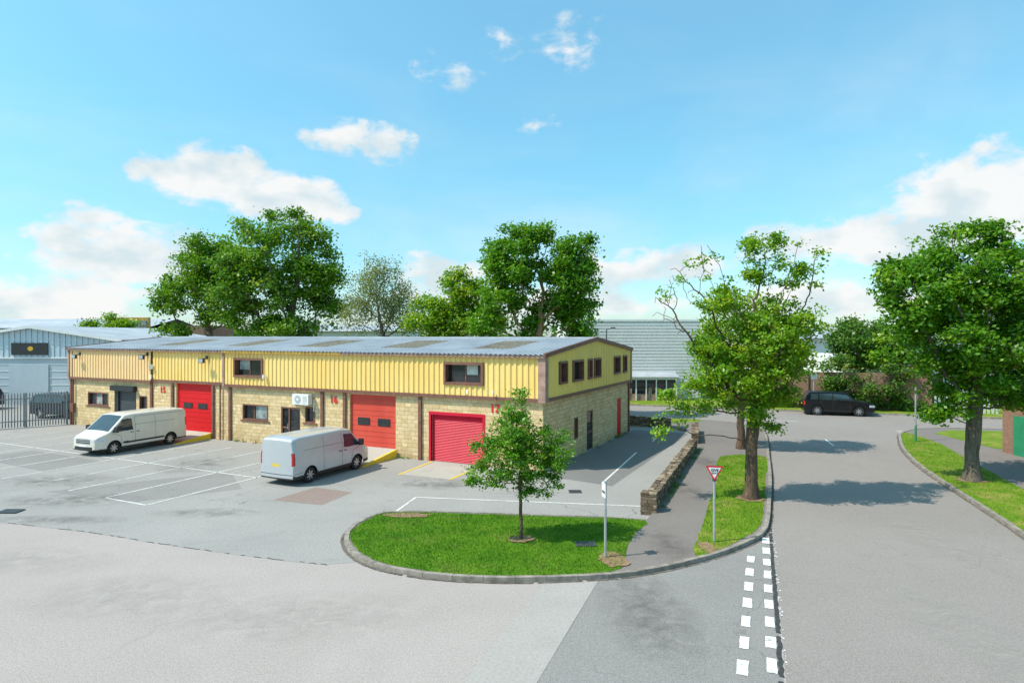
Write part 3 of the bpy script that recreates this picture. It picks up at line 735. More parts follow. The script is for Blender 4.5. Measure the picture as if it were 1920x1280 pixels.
A=empty('red_trade_unit',(0,0,0))
b=MB(); b.box((30,58,0),(46,72,4.2),0); b.box((30,57.9,3.2),(46,57.99,4.3),1); b.box((33,57.85,3.4),(40,57.89,4.0),2)
for i in range(5): b.box((31+i*3,57.9,0),(32.8+i*3,57.98,2.6),3)
b.obj('walls',[M_greyclad,M_red,M_wht,M_glass],A)
A=empty('white_warehouse',(0,0,0)); b=MB(); b.box((36,85,0),(75,110,5.8),0); b.add([(35,84,5.8),(76,84,5.8),(76,97,7.4),(35,97,7.4)],[(0,1,2,3)],1); b.obj('walls',[M_greyclad,M_roof],A)
A=empty('white_warehouse',(0,0,0)); b=MB(); b.box((-34,98,0),(-16,112,6.8),0); b.add([(-35,97,6.8),(-15,97,6.8),(-15,105,7.8),(-35,105,7.8)],[(0,1,2,3)],1); b.obj('walls',[M_greyclad,M_roof],A)
A=empty('brick_substation_building',(0,0,0))
b=MB(); b.box((25.6,28.6,0),(34,33.6,3.0),0); b.box((25.3,28.3,3.0),(34.3,33.9,3.2),1); b.box((25.54,31.9,.1),(25.6,32.8,2.1),2); b.obj('walls',[M_brick,M_dkgrey,M_grnpaint],A)
b=MB()
def wallseg(b,p,q,th,h,m=0,z0=0):
    p=np.array(p,float); q=np.array(q,float); d=(q-p)/np.linalg.norm(q-p); n=np.array([-d[1],d[0]])*th/2
    pts=[tuple(p-n),tuple(q-n),tuple(q+n),tuple(p+n)]; b.prism(pts,z0,h,m)
wallseg(b,(19,56.2),(33.2,51.5),.3,3.1)
for i in range(6):
    t=i/5; x=19+14.2*t; y=56.2-4.7*t-.14; wallseg(b,(x-.2,y),(x+.2,y-.13),.2,3.16)
b.obj('brick_boundary_wall',M_brick)
b=MB()
for i in range(16): x=33.6+i*.13*2; b.box((x,51.2-i*.09,.1),(x+.16,51.23-i*.09,2.1))
wallseg(b,(33.5,51.32),(37.8,49.9),.05,.5,0,.4); wallseg(b,(33.5,51.32),(37.8,49.9),.05,1.8,0,1.7)
b.obj('white_gate',M_wht)

M_st2=pmat('stone_light',(.33,.25,.16),.95,var=.3,scale=6,bump=.6); M_st3=pmat('stone_brown',(.19,.135,.09),.95,var=.3,scale=6,bump=.6)
def stone_wall(name,p,q,th,h):
    b=MB(); p=np.array(p,float); q=np.array(q,float); L=np.linalg.norm(q-p); d=(q-p)/L; n=np.array([-d[1],d[0]])
    hh=th/2-.03; b.prism([tuple(p-n*hh),tuple(q-n*hh),tuple(q+n*hh),tuple(p+n*hh)],0,h-.03,0)
    rows=max(3,int(h/.085))
    for side in (-1,1):
        for r in range(rows+1):
            s=random.uniform(-.1,0)
            while s<L:
                w=random.uniform(.10,.30)
                if r<rows: z0=r*h/rows+.006; z1=(r+1)*h/rows-.006
                else: z0=h-.01; z1=h+random.uniform(.03,.08)
                a=max(s,0); c=min(s+w-.012,L); o=random.uniform(0,.035)
                if c-a>.03:
                    in_=0 if r==rows else hh-.05
                    A0=p+d*a+n*side*in_; A1=p+d*c+n*side*in_; B0=p+d*a+n*side*(th/2+o); B1=p+d*c+n*side*(th/2+o)
                    j=lambda: random.uniform(-.010,.010)
                    vs=[(A0[0],A0[1],z0),(A1[0],A1[1],z0),(B1[0]+j(),B1[1]+j(),z0+j()),(B0[0]+j(),B0[1]+j(),z0+j()),(A0[0],A0[1],z1),(A1[0],A1[1],z1),(B1[0]+j(),B1[1]+j(),z1+j()),(B0[0]+j(),B0[1]+j(),z1+j())]
                    b.add(vs,[(0,1,2,3),(7,6,5,4),(3,2,6,7),(0,3,7,4),(2,1,5,6)],random.choice([0,0,1,2,2]))
                s+=w
    return b.obj(name,[M_drystone,M_st2,M_st3])
stone_wall('stone_wall',(4.85,22.6),(9.75,34.6),.36,.55)
stone_wall('stone_wall_end_pier',(4.7,22.15),(4.85,22.58),.5,.72)
stone_wall('stone_wall',(10.3,36.2),(11.6,40.8),.36,.6)
stone_wall('stone_wall',(10.6,43.0),(7.2,44.6),.36,.6)

b=MB(); p=np.array([-30.9,44.7]); q=np.array([-40.2,37.3]); L=np.linalg.norm(q-p); d=(q-p)/L; n=np.array([-d[1],d[0]])
k=int(L/.16)
for i in range(k):
    c=p+d*i*.16
    pts=[tuple(c-d*.035),(c[0]+n[0]*.02,c[1]+n[1]*.02),tuple(c+d*.035),(c[0]+n[0]*.005,c[1]+n[1]*.005)]
    b.prism(pts,.05,2.2); b.add([(*(c-d*.035),2.2),(*(c+d*.035),2.2),(c[0],c[1],2.38)],[(0,1,2)])
for z in (.4,1.9): wallseg(b,p-n*.05,q-n*.05,.05,z+.06,0,z)
for i in range(6): c=p+d*i*2.3-n*.08; b.box((c[0]-.05,c[1]-.05,0),(c[0]+.05,c[1]+.05,2.3))
b.obj('palisade_fence',M_fence)

# ------------------------------------------------------------------ signs and posts
S=empty('give_way_sign',(5.97,19.0,.1),math.radians(-8))
b=MB(); b.cyl((0,0,-.1),(0,0,2.22),.038,n=14); b.obj('post',M_galv,S)
def tri(b,w,y,zc,m,cut=.12):
    h=w*.866; P=[(-w/2,zc+h/2),(w/2,zc+h/2),(0,zc-h/2)]
    pts=[]
    for i in range(3):
        a=np.array(P[i]); p0=np.array(P[i-1]); p1=np.array(P[(i+1)%3])
        for t in (p0,p1): pts.append(tuple(a+(t-a)*cut)) 
    vs=[(x,y,z) for x,z in pts]; b.add(vs,[(5,4,3,2,1,0)],m)
b=MB(); zc=2.03
b.box((-.06,-.045,1.8),(.06,-.035,2.2),3)
tri(b,.52,-.06,zc,0,.07); tri(b,.37,-.064,zc+.018,1,.03); tri(b,.525,-.045,zc,3,.07)
b.obj('sign_plate',[M_signred,M_wht,M_black,M_dkgrey],S)
text('GIVE',.105,.0,-.068,2.125,S,M_black,off=.003,name='lettering').data.extrude=.001
text('WAY',.078,.0,-.068,2.04,S,M_black,off=.002,name='lettering').data.extrude=.001
S=empty('sign_post',(2.56,17.65,.1),math.radians(-80))
b=MB(); b.cyl((0,0,-.1),(0,0,2.1),.036,n=14); b.obj('post',M_galv,S)
b=MB(); b.box((-.16,-.05,1.66),(.16,-.042,2.05),0); b.box((-.12,-.055,1.78),(.12,-.051,1.84),1); b.obj('sign_plate',[M_wht,M_dkgrey],S)
S=empty('marker_post',(23.2,37.0,.1)); b=MB(); b.cyl((0,0,-.1),(0,0,.9),.06,m=0); b.cyl((0,0,.9),(0,0,3.1),.045,m=1); b.obj('post',[M_grnpaint,M_galv],S)
S=empty('sign_post',(24,51.2,.1)); b=MB(); b.cyl((0,0,-.1),(0,0,3.2),.045); b.box((-.25,-.07,2.6),(.25,-.05,3.1)); b.obj('post',M_galv,S)
S=empty('street_lamp',(8.6,58.6,.1)); b=MB(); b.cyl((0,0,-.1),(0,0,6.6),.09,.05); b.cyl((0,0,6.6),(.5,-.3,6.75),.04); b.box((.35,-.5,6.7),(.75,-.2,6.8)); b.obj('column_and_lantern',M_dkgrey,S)

# ------------------------------------------------------------------ vehicles
def inpoly(x,z,P):
    r=False; j=len(P)-1
    for i in range(len(P)):
        if ((P[i][1]>z)!=(P[j][1]>z)) and x<(P[j][0]-P[i][0])*(z-P[i][1])/(P[j][1]-P[i][1])+P[i][0]: r=not r
        j=i
    return r
M_tyre=pmat('tyre_rubber',(.02,.02,.02),.8); M_alloy=pmat('alloy_wheel',(.5,.5,.52),.3,metal=.8,var=.05)
M_lamp=pmat('headlamp',(.6,.62,.65),.1,spec=.9,coat=.6,var=.2,scale=12); M_tail=pmat('tail_lamp',(.45,.01,.01),.2,coat=.5)
M_plw=pmat('number_plate_white',(.75,.75,.72),.5); M_ply=pmat('number_plate_yellow',(.7,.5,.05),.5)
M_vglass=pmat('vehicle_glass',(.03,.045,.05),.03,spec=1.0,var=.2); M_seam=pmat('panel_gap',(.05,.05,.05),.6)
def vehicle(name,loc,ang,L,W,top,sill,belt,tumble,wheels,wr,windows,ws,paint,matfn=None,rg=None,rc=.09,taper=.16,seams=(),mirror=(0,0),handles=(),z0=0,trim=0.0):
    E=empty(name,(loc[0],loc[1],z0),ang)
    tx=np.array([p[0] for p in top]); tz=np.array([p[1] for p in top]); Ht=tz.max()
    xs=np.linspace(0,L,int(L/.025)+1)
    zt=np.interp(xs,tx,tz); k=np.array([1,2,3,2,1.])/9; zp=np.pad(zt,2,mode='edge'); zt=np.convolve(zp,k,'valid')
    AR=wr+.07
    zb=np.full_like(xs,sill)
    for wx in wheels:
        d=np.abs(xs-wx); m=d<AR; zb[m]=np.maximum(sill,wr+np.sqrt(AR**2-d[m]**2))
    def hw(x,z):
        f=1.0
        u=(L-x)/.75
        if u<1: f-=taper*(1-u)**2.2
        u=x/.25
        if u<1: f-=.05*(1-u)**2
        if z<belt: f-=.035*((belt-z)/belt)**2
        else: f-=tumble*((z-belt)/(Ht-belt))**1.15
        return W/2*f
    nS=50; nA=5; nR=9
    grid=[]
    for i,x in enumerate(xs):
        col=[]; z1=zt[i]-rc
        for j in range(nS+1):
            z=zb[i]+(z1-zb[i])*j/nS; col.append((x,hw(x,z),z))
        y1=hw(x,z1)
        for j in range(1,nA+1):
            a=math.pi/2*j/nA; col.append((x,y1-rc*1.3*(1-math.cos(a)),z1+rc*math.sin(a)))
        y2=col[-1][1]; cr=.035*min(1,x/.3,(L-x)/.3)
        for j in range(1,nR+1):
            y=y2*(1-j/nR); col.append((x,y,zt[i]+cr*(1-(y/y2)**2)))
        grid.append(col)
    F=[];Mi=[]
    nc=len(xs); nr=len(grid[0])
    V=[p for c in grid for p in c]+[(p[0],-p[1],p[2]) for c in grid for p in c]
    off=nc*nr
    def mat_for(x,y,z,part):
        if matfn:
            r=matfn(x,y,z,part)
            if r is not None: return r
        if part=='side':
            for P in windows:
                if inpoly(x,z,P): return 1
            if z<sill+trim: return 2
        if part=='top':
            if ws[0]<x<ws[1] and abs(y)<hw(x,z)-.10: return 1
            if rg and rg[0]<x<rg[1] and abs(y)<hw(x,z)-.14: return 1
        return 0
    for i in range(nc-1):
        for j in range(nr-1):
            a=i*nr+j; q=(a,a+nr,a+nr+1,a+1)
            cx=(grid[i][j][0]+grid[i+1][j][0])/2; cy=(grid[i][j][1]+grid[i][j+1][1])/2; cz=(grid[i][j][2]+grid[i+1][j+1][2])/2
            part='side' if j<nS else 'top'
            m=mat_for(cx,cy,cz,part)
            F.append((q[3],q[2],q[1],q[0])) ; Mi.append(m)
            F.append(tuple(t+off for t in q)); Mi.append(m)
    for (ci,sx,part,bul) in ((0,-1,'rear',.05),(nc-1,1,'front',.10)):
        m_=24; base=len(V)
        R_=nS+nA+1
        for j in range(R_):
            x,y,z=grid[ci][j]
            for k2 in range(m_+1):
                s=-1+2*k2/m_; V.append((x+sx*bul*(1-s*s)*(1-.35*(j/(R_-1))**2),y*s,z))
        for j in range(R_-1):
            for k2 in range(m_):
                a=base+j*(m_+1)+k2; q=(a,a+1,a+m_+2,a+m_+1)
                cy=(V[q[0]][1]+V[q[1]][1])/2; cz=(V[q[0]][2]+V[q[2]][2])/2
                m=mat_for(V[a][0],cy,cz,part)
                if m==0 and cz<sill+trim: m=2
                F.append(q if sx>0 else q[::-1]); Mi.append(m)
    me=bpy.data.meshes.new('body'); me.from_pydata(V,[],F)
    for mt in (paint,M_vglass,M_black,M_lamp,M_tail,M_plw,M_ply,M_seam,M_alloy): me.materials.append(mt)
    me.polygons.foreach_set('material_index',Mi); me.polygons.foreach_set('use_smooth',[True]*len(F)); me.update()
    link(bpy.data.objects.new('body',me),E)
    b=MB(); b.box((.15,-W/2+.3,sill-.06),(L-.25,W/2-.3,min(wr*2+.25,belt-.05))); b.obj('underbody',M_black,E)
    for wx in wheels:
        for s in (-1,1):
            b=MB(); yo=s*(W/2-.035); yi=s*(W/2-.25)
            prf=[(wr*.62,yo-s*.01),(wr*.66,yo),(wr*.92,yo),(wr,yo-s*.03),(wr,yi+s*.03),(wr*.92,yi),(wr*.5,yi)]
            n=32
            for a_,b_ in zip(prf[:-1],prf[1:]):
                vs=[]
                for i in range(n):
                    t=2*math.pi*i/n; vs+= [(wx+a_[0]*math.cos(t),a_[1],wr+a_[0]*math.sin(t)),(wx+b_[0]*math.cos(t),b_[1],wr+b_[0]*math.sin(t))]
                b.add(vs,[(2*i,2*i+1,(2*i+3)%(2*n),(2*i+2)%(2*n)) for i in range(n)],0)
            b.cyl((wx,yo-s*.10,wr),(wx,yo-s*.06,wr),wr*.62,n=28,m=2)
            b.cyl((wx,yo-s*.05,wr),(wx,yo-s*.01,wr),wr*.16,n=14,m=1)
            for i in range(7):
                t=2*math.pi*i/7; dx,dz=math.cos(t),math.sin(t); px,pz=-dz*.028,dx*.028
                r0,r1=wr*.1,wr*.64; y0_,y1_=yo-s*.05,yo-s*.018
                vs=[]
                for yy in (y0_,y1_):
                    vs+=[(wx+dx*r0+px*1.3,yy,wr+dz*r0+pz*1.3),(wx+dx*r1+px*.9,yy,wr+dz*r1+pz*.9),(wx+dx*r1-px*.9,yy,wr+dz*r1-pz*.9),(wx+dx*r0-px*1.3,yy,wr+dz*r0-pz*1.3)]
                b.add(vs,[(0,1,2,3),(7,6,5,4),(0,4,5,1),(1,5,6,2),(2,6,7,3)],1)
            b.obj('wheel',[M_tyre,M_alloy,M_dkgrey],E)
    b=MB()
    for pl in seams:
        for s in (-1,1):
            for (xa,za),(xb,zb_) in zip(pl[:-1],pl[1:]):
                n=max(1,int(math.hypot(xb-xa,zb_-za)/.1))
                for i in range(n):
                    x0_=xa+(xb-xa)*i/n; x1_=xa+(xb-xa)*(i+1)/n; z0_=za+(zb_-za)*i/n; z1_=za+(zb_-za)*(i+1)/n
                    dx,dz=(x1_-x0_),(z1_-z0_); l=math.hypot(dx,dz); nx,nz=-dz/l*.007,dx/l*.007
                    b.quad(*[(x,s*(hw(x,z)+.004),z) for x,z in ((x0_-nx,z0_-nz),(x1_-nx,z1_-nz),(x1_+nx,z1_+nz),(x0_+nx,z0_+nz))])
    if seams: b.obj('panel_seams',M_seam,E)
    b=MB()
    for (hx,hz) in handles:
        for s in (-1,1):
            y=s*hw(hx,hz); b.box((hx-.09,min(y,y+s*.03),hz-.018),(hx+.09,max(y,y+s*.03),hz+.018))
    mx,mz=mirror
    for s in (-1,1):
        y=s*hw(mx,mz); ya,yb=sorted((y+s*.02,y+s*.26)); b.box((mx-.03,ya,mz-.02),(mx+.09,yb,mz+.27 if Ht>1.9 else mz+.17))
    b.obj('mirrors_and_handles',M_black,E,bevel=.02)
    return E

P_white=pmat('white_van_paint',(.70,.64,.55),.35,coat=.6,var=.04); P_silver=pmat('silver_blue_van_paint',(.50,.51,.53),.32,metal=.25,coat=.6,var=.03)
P_black=pmat('black_car_paint',(.004,.005,.006),.18,coat=.25,spec=.35,var=.05); P_dark=pmat('dark_blue_car_paint',(.012,.018,.026),.2,coat=.4,spec=.4,var=.05)
def transit_m(x,y,z,part):
    if part=='front':
        if .62<z<.88 and abs(y)<.52: return 2 if int(z/.045)%2 else 8
        if .32<z<.50 and abs(y)<.7: return 2
        if .50<z<.61 and abs(y)<.27: return 5
        if z>.72 and abs(y)>.6: return 3
    if part=='side' and x>4.86 and .74<z<1.02 and z<.84+.3*(x-4.7): return 3
    if part=='side' and x<.09 and 1.0<z<1.45: return 4
    if part=='rear':
        if abs(y)>.84 and .95<z<1.4: return 4
        if abs(y)<.5 and 1.25<z<1.7 and abs(y)>.05: return 1
    if part=='side' and .50<z<.60 and 1.45<x<3.9: return 2
    return None
vang=math.atan2(.898,.44)
def origin_at(px,py,ang,xoff,yoff):
    return (px-xoff*math.cos(ang)+yoff*math.sin(ang), py-xoff*math.sin(ang)-yoff*math.cos(ang))
a=math.radians(180+66.5)
o=origin_at(-20.7,33.5,a,4.35,.95)
vehicle('panel_van',o,a,5.3,1.98,[(0,1.86),(.08,1.95),(.5,1.99),(3.3,2.0),(3.75,1.95),(4.62,1.2),(4.8,1.12),(5.15,1.0),(5.3,.90)],.30,1.12,.13,(1.05,4.35),.335,
        [[(3.32,1.17),(4.50,1.14),(4.42,1.24),(3.86,1.76),(3.36,1.78)]],(3.8,4.62),P_white,transit_m,
        seams=[[(3.2,.45),(3.2,1.85)],[(4.05,.95),(4.55,1.12)],[(3.95,.45),(4.02,.95)],[(2.0,.45),(2.0,1.85)],[(.75,1.42),(3.2,1.42)],[(.3,1.82),(3.2,1.85)]],mirror=(4.32,1.16),handles=((3.4,1.05),(3.05,1.05)),trim=.06)
def vw_m(x,y,z,part):
    if part=='rear':
        if abs(y)>.80 and .85<z<1.38: return 4
        if abs(y)<.26 and .78<z<.90: return 6
        if abs(y)<.009 and z>.5: return 7
        if z<.5 and z>.46: return 7
    if part=='side' and x<.10 and .85<z<1.38: return 4
    if part=='front':
        if .62<z<.80 and abs(y)<.5: return 2
        if z>.62 and abs(y)>.55: return 3
    if part=='side' and x>4.5 and .72<z<.95: return 3
    if part=='side' and z<.42: return 2
    return None
o=origin_at(-8.45,27.05,vang,.98,-.93)
vehicle('panel_van',o,vang,4.9,1.9,[(0,1.84),(.06,1.92),(.4,1.97),(3.0,1.98),(3.5,1.93),(4.22,1.2),(4.4,1.12),(4.75,.98),(4.9,.86)],.28,1.14,.14,(.98,3.95),.335,
        [[(3.02,1.17),(4.10,1.15),(4.02,1.24),(3.60,1.72),(3.06,1.74)]],(3.52,4.22),P_silver,vw_m,
        seams=[[(2.92,.45),(2.92,1.8)],[(1.75,.45),(1.75,1.8)],[(.6,1.42),(2.92,1.42)],[(3.55,.45),(3.62,.95),(4.15,1.13)],[(.06,.5),(.55,.52)]],mirror=(4.0,1.17),handles=((3.1,1.05),(2.78,1.05)),trim=.05)
def suv_m(x,y,z,part):
    if part=='front':
        if .62<z<.85 and abs(y)<.55: return 8 if int(z/.04)%2 else 2
        if .68<z<.86 and abs(y)>.6: return 3
        if abs(y)<.26 and .45<z<.56: return 5
    if part=='rear':
        if abs(y)>.72 and .8<z<1.1: return 4
        if abs(y)<.26 and .8<z<.9: return 6
    if part=='side' and x<.1 and .8<z<1.1: return 4
    if part=='side' and x>4.55 and .72<z<.88: return 3
    return None
suvtop=[(0,1.12),(.08,1.3),(.3,1.74),(.5,1.80),(2,1.84),(2.9,1.79),(3.65,1.22),(3.9,1.17),(4.7,1.06),(4.95,.92)]
suvwin=[[(.42,1.22),(1.02,1.22),(1.02,1.66),(.56,1.64)],[(1.1,1.22),(2.0,1.22),(2.0,1.69),(1.1,1.67)],[(2.08,1.22),(3.48,1.2),(3.0,1.62),(2.08,1.69)]]
def suv(name,x,y,a,paint):
    return vehicle(name,origin_at(x,y,a,2.45,0),a,4.95,1.95,suvtop,.34,1.18,.15,(.95,3.85),.38,suvwin,(2.95,3.62),paint,suv_m,rg=(.08,.3),seams=[[(2.04,.5),(2.04,1.7)],[(3.2,.5),(3.3,1.18)],[(1.2,.9),(1.2,1.18)]],mirror=(3.2,1.2),handles=((2.2,1.08),(1.25,1.08)),trim=.05)
suv('parked_suv',25.3,50.2,math.radians(-17),P_black)
suv('parked_suv',-33.4,48.4,math.radians(-12),P_dark)
suv('parked_suv',-44.5,52.5,math.radians(-100),P_dark)

# ------------------------------------------------------------------ trees
def grow(trunk,blobs,step,nat,r,clump):
    A=[];fl=[]
    vol=[bb[3]*bb[4]*bb[5]*(bb[7] if len(bb)>7 else 1) for bb in blobs]; tot=sum(vol)
    for bb,v in zip(blobs,vol):
        k=max(8,int(nat*v/tot)); R3=np.array(bb[3:6])
        kc=max(3,int(k/14))
        def ball(m,lo,pw):
            q=r.normal(size=(m,3)); q/=np.linalg.norm(q,axis=1)[:,None]; return q*(r.uniform(lo,1,m)**pw)[:,None]
        cen=ball(kc,.15,.45)*r.uniform(.85,1.12,(kc,1))
        k1=int(k*clump); ci=r.integers(0,kc,k1); q1=cen[ci]+ball(k1,.0,.4)*r.uniform(.18,.34,(kc,1))[ci]
        q2=ball(k-k1,.1,.5)
        q=np.vstack([q1,q2])*R3+np.array(bb[0:3]); A.append(q); fl.append(r.uniform(size=len(q))<(bb[6] if len(bb)>6 else 1))
    A=np.vstack(A); fl=np.concatenate(fl)
    nodes=[np.zeros(3)]; par=[-1]; prev=nodes[0]
    for p in np.array(trunk,float):
        k=max(1,int(np.linalg.norm(p-prev)/step))
        for i in range(1,k+1):
            nodes.append(prev+(p-prev)*i/k+r.normal(0,step*.05,3)*[1,1,0]); par.append(len(nodes)-2)
        prev=p
    NP=np.array(nodes)
    D=np.linalg.norm(A[:,None]-NP[None],axis=2); near=D.argmin(1); nd=D.min(1); act=np.ones(len(A),bool)
    for it in range(160):
        if not act.any(): break
        ai=np.where(act)[0]; dirs=A[ai]-NP[near[ai]]; dirs/=np.linalg.norm(dirs,axis=1)[:,None]+1e-9
        u,inv=np.unique(near[ai],return_inverse=True); acc=np.zeros((len(u),3)); np.add.at(acc,inv,dirs)
        nrm=np.linalg.norm(acc,axis=1)[:,None]; acc=acc/(nrm+1e-9)+r.normal(0,.24,(len(u),3)); acc/=np.linalg.norm(acc,axis=1)[:,None]
        new=NP[u]+acc*step; base_i=len(NP); NP=np.vstack([NP,new]); par+=list(u)
        D=np.linalg.norm(A[ai][:,None]-new[None],axis=2); mn=D.argmin(1); md=D[np.arange(len(ai)),mn]
        upd=md<nd[ai]; near[ai[upd]]=base_i+mn[upd]; nd[ai[upd]]=md[upd]
        act[nd<step*1.4]=False
        if len(NP)>9000: break
    return A,fl,NP,np.array(par)

def quads_mesh(name,Vv,tint,mat):
    nl=len(Vv)
    me=bpy.data.meshes.new(name); me.vertices.add(nl*4); me.vertices.foreach_set('co',Vv.ravel())
    me.loops.add(nl*4); me.loops.foreach_set('vertex_index',np.arange(nl*4)); me.polygons.add(nl)
    me.polygons.foreach_set('loop_start',np.arange(nl)*4); me.polygons.foreach_set('loop_total',np.full(nl,4))
    me.materials.append(mat); me.update(calc_edges=True)
    at=me.attributes.new('tint','FLOAT_VECTOR','FACE'); at.data.foreach_set('vector',tint.ravel())
    return me

def tree(name,base,trunk,blobs,nat,step,tr,leafn,lsize,sig,lmat,bmat,seed,expo=2.4,rmin=.012,yel=.1,flat=.6,clump=.78):
    r=np.random.default_rng(seed)
    base=(base[0],base[1],base[2] if len(base)>2 else .1)
    A,fl,NP,par=grow(trunk,blobs,step,nat,r,clump)
    n=len(NP); kids=[[] for _ in range(n)]
    for i in range(1,n): kids[par[i]].append(i)
    pw=np.zeros(n)
    for i in range(n-1,-1,-1):
        if not kids[i]: pw[i]=rmin**expo
        if i>0: pw[par[i]]+=pw[i]
    rad=pw**(1/expo)
    s=tr/rad[0]; rad=np.maximum(rmin*.6,rad*(s if s<1 else 1+(s-1)*(rad/rad[0])**.85))
    dirs=np.zeros((n,3)); main=[-1]*n
    for i in range(n):
        if kids[i]: main[i]=max(kids[i],key=lambda k:rad[k])
    for i in range(n):
        d=np.zeros(3)
        if par[i]>=0: d+=(NP[i]-NP[par[i]])/ (np.linalg.norm(NP[i]-NP[par[i]])+1e-9)
        if main[i]>=0: d+=(NP[main[i]]-NP[i])/(np.linalg.norm(NP[main[i]]-NP[i])+1e-9)
        dirs[i]=d/(np.linalg.norm(d)+1e-9)
    V=[];F=[];ring={}
    def addring(p,d,rr,k):
        ref=np.array([1,0,0]) if abs(d[0])<.8 else np.array([0,1,0])
        a=np.cross(d,ref); a/=np.linalg.norm(a); b_=np.cross(d,a); o=len(V)
        for i in range(k):
            t=2*math.pi*i/k; V.append(tuple(p+(a*math.cos(t)+b_*math.sin(t))*rr*(1+ (.12*math.sin(3*t+p[2]*2) if rr>.1 else 0))))
        return o
    k=7
    for i in range(n):
        rr=rad[i]*(1.45 if i==0 else (1.15 if i==1 else 1)); ring[i]=addring(NP[i],dirs[i],rr,k)
    for i in range(1,n):
        p=par[i]
        if main[p]==i: o0=ring[p]
        else: o0=addring(NP[p],dirs[i],min(rad[p]*.9,rad[i]*1.25),k)
        o1=ring[i]
        for j in range(k): F.append((o0+j,o0+(j+1)%k,o1+(j+1)%k,o1+j))
    E=empty(name,base)
    me=bpy.data.meshes.new('trunk_and_limbs'); me.from_pydata(V,[],F); me.materials.append(bmat); me.polygons.foreach_set('use_smooth',[True]*len(F)); me.update()
    link(bpy.data.objects.new('trunk_and_limbs',me),E)
    C=A[fl]; m=len(C); cnt=np.maximum(3,(leafn*r.uniform(.3,1.7,m)).astype(int)); idx=np.repeat(np.arange(m),cnt); nl=len(idx)
    off=r.normal(size=(nl,3))*sig*np.array([1,1,flat]); P=C[idx]+off
    nrm=r.normal(size=(nl,3))*.8+np.array([-.25,-.2,1.0]); nrm/=np.linalg.norm(nrm,axis=1)[:,None]
    t=np.cross(nrm,r.normal(size=(nl,3))); t/=np.linalg.norm(t,axis=1)[:,None]; bt=np.cross(nrm,t)
    ls=(lsize*r.uniform(.6,1.3,nl))[:,None]
    Vv=np.stack([P-t*ls*.5, P+bt*ls*.34-nrm*ls*.08, P+t*ls*.5, P-bt*ls*.34-nrm*ls*.08],1)
    ct=r.uniform(0,1,m); cy=(r.uniform(0,1,m)<yel)*r.uniform(.3,1,m)
    tint=np.zeros((nl,3)); tint[:,0]=np.clip(ct[idx]*.7+r.uniform(0,.3,nl),0,1); tint[:,1]=np.clip(cy[idx]*.8+ (r.uniform(size=nl)<yel*.5)*.5,0,1)
    link(bpy.data.objects.new('foliage',quads_mesh('foliage',Vv,tint,lmat)),E)
    return E

tree('young_tree',(.27,19.2,.108),[(0,0,.9),(-.03,0,1.6),(0,.02,2.6)],[(-.12,0,4.05,.40,.40,.62),(-.1,0,3.35,.85,.85,.6),(-.5,0,2.75,1.05,1.0,.6),(.55,.1,2.75,1.05,1.0,.65),(-.95,0,1.95,.75,.8,.45),(.45,0,1.65,.8,.8,.42),(1.0,.1,2.3,.55,.6,.35),(0,0,2.2,.9,.9,.5)],680,.15,.05,26,.085,.09,L_young,B_brown,11,rmin=.004,yel=.12,clump=.45)
tree('roadside_tree',(8.9,24.0,.108),[(.02,0,1.4),(.1,0,2.7),(.25,0,3.8)],
 [(.65,0,6.0,1.75,1.7,1.6),(-.1,.1,4.8,1.9,1.8,1.35),(1.35,0,6.6,1.3,1.3,1.1),(.65,0,8.8,1.2,1.2,1.3,.85,.9),(1.95,0,8.2,.9,.8,.8,.75,.9),(-1.3,0,7.5,1.1,1.1,1.1,.75,.9),
  (-2.9,0,7.3,.9,1,1.7,.03,1.5),(2.2,0,9.2,.6,.7,.8,.08,1.5),(-1.6,0,9.0,.7,.8,.8,.2,1.2),(-3.0,0,3.2,.85,1,.7),(-1.9,0,4.0,1.1,1.2,.8),(-1.1,0,5.6,1.2,1.3,1.1,.8),(.6,.2,3.0,.75,.9,.5),(1.45,0,4.9,1.1,1.2,1.0),(0,0,3.4,.8,.9,.5)],
 1550,.22,.23,25,.13,.15,L_lime,B_brown,21,rmin=.007,yel=.15)
tree('maple_tree',(12.3,34.6,.108),[(0,0,1.6),(.1,0,2.8)],[(.3,0,6.4,2.2,2,2.0),(2.0,0,5.2,1.6,1.8,1.6),(-1.6,0,5.0,1.3,1.6,1.4),(.2,0,4.0,1.8,1.8,1.0)],560,.32,.2,30,.17,.22,L_lime,B_brown,22,rmin=.012,yel=.35)
tree('maple_tree',(19.3,27.0,.108),[(0,0,1.3),(.1,0,2.4),(.15,0,3.6)],
 [(.4,0,8.6,2.6,2.6,2.2),(-2.1,0,7.7,1.8,2,1.8),(-2.9,0,8.4,1.2,1.4,1.0),(-.5,0,5.9,2.6,2.6,1.7),(-3.0,0,6.0,1.2,1.5,1.1),(2.5,0,6.8,2.1,2.4,2.3),(.9,0,4.2,2.3,2.2,1.3),(-1.2,0,3.3,1.0,1.3,1.1),(.2,0,10.1,1.5,1.6,.8),(2.6,0,4.0,1.5,1.8,1.3)],
 1700,.3,.28,38,.17,.20,L_maple,B_grey,31,rmin=.011,yel=.1,clump=.7)
tree('large_ash_tree',(-20.3,57.5),[(0,0,3.0),(.2,0,5.5)],[(-.4,0,13.2,4.2,4,3.9),(3.2,0,11.2,2.4,3,2.8),(-4.4,0,10.2,2.6,3,3.2),(1.4,0,7.9,3.6,3,2.4),(4.6,0,8.2,1.6,2,1.9),(-3.6,0,7.2,2.4,2.4,1.8),(.6,0,16.2,2.0,2,1.3)],1300,.55,.4,25,.30,.40,L_ash,B_grey,41,rmin=.018,yel=.08,clump=.85)
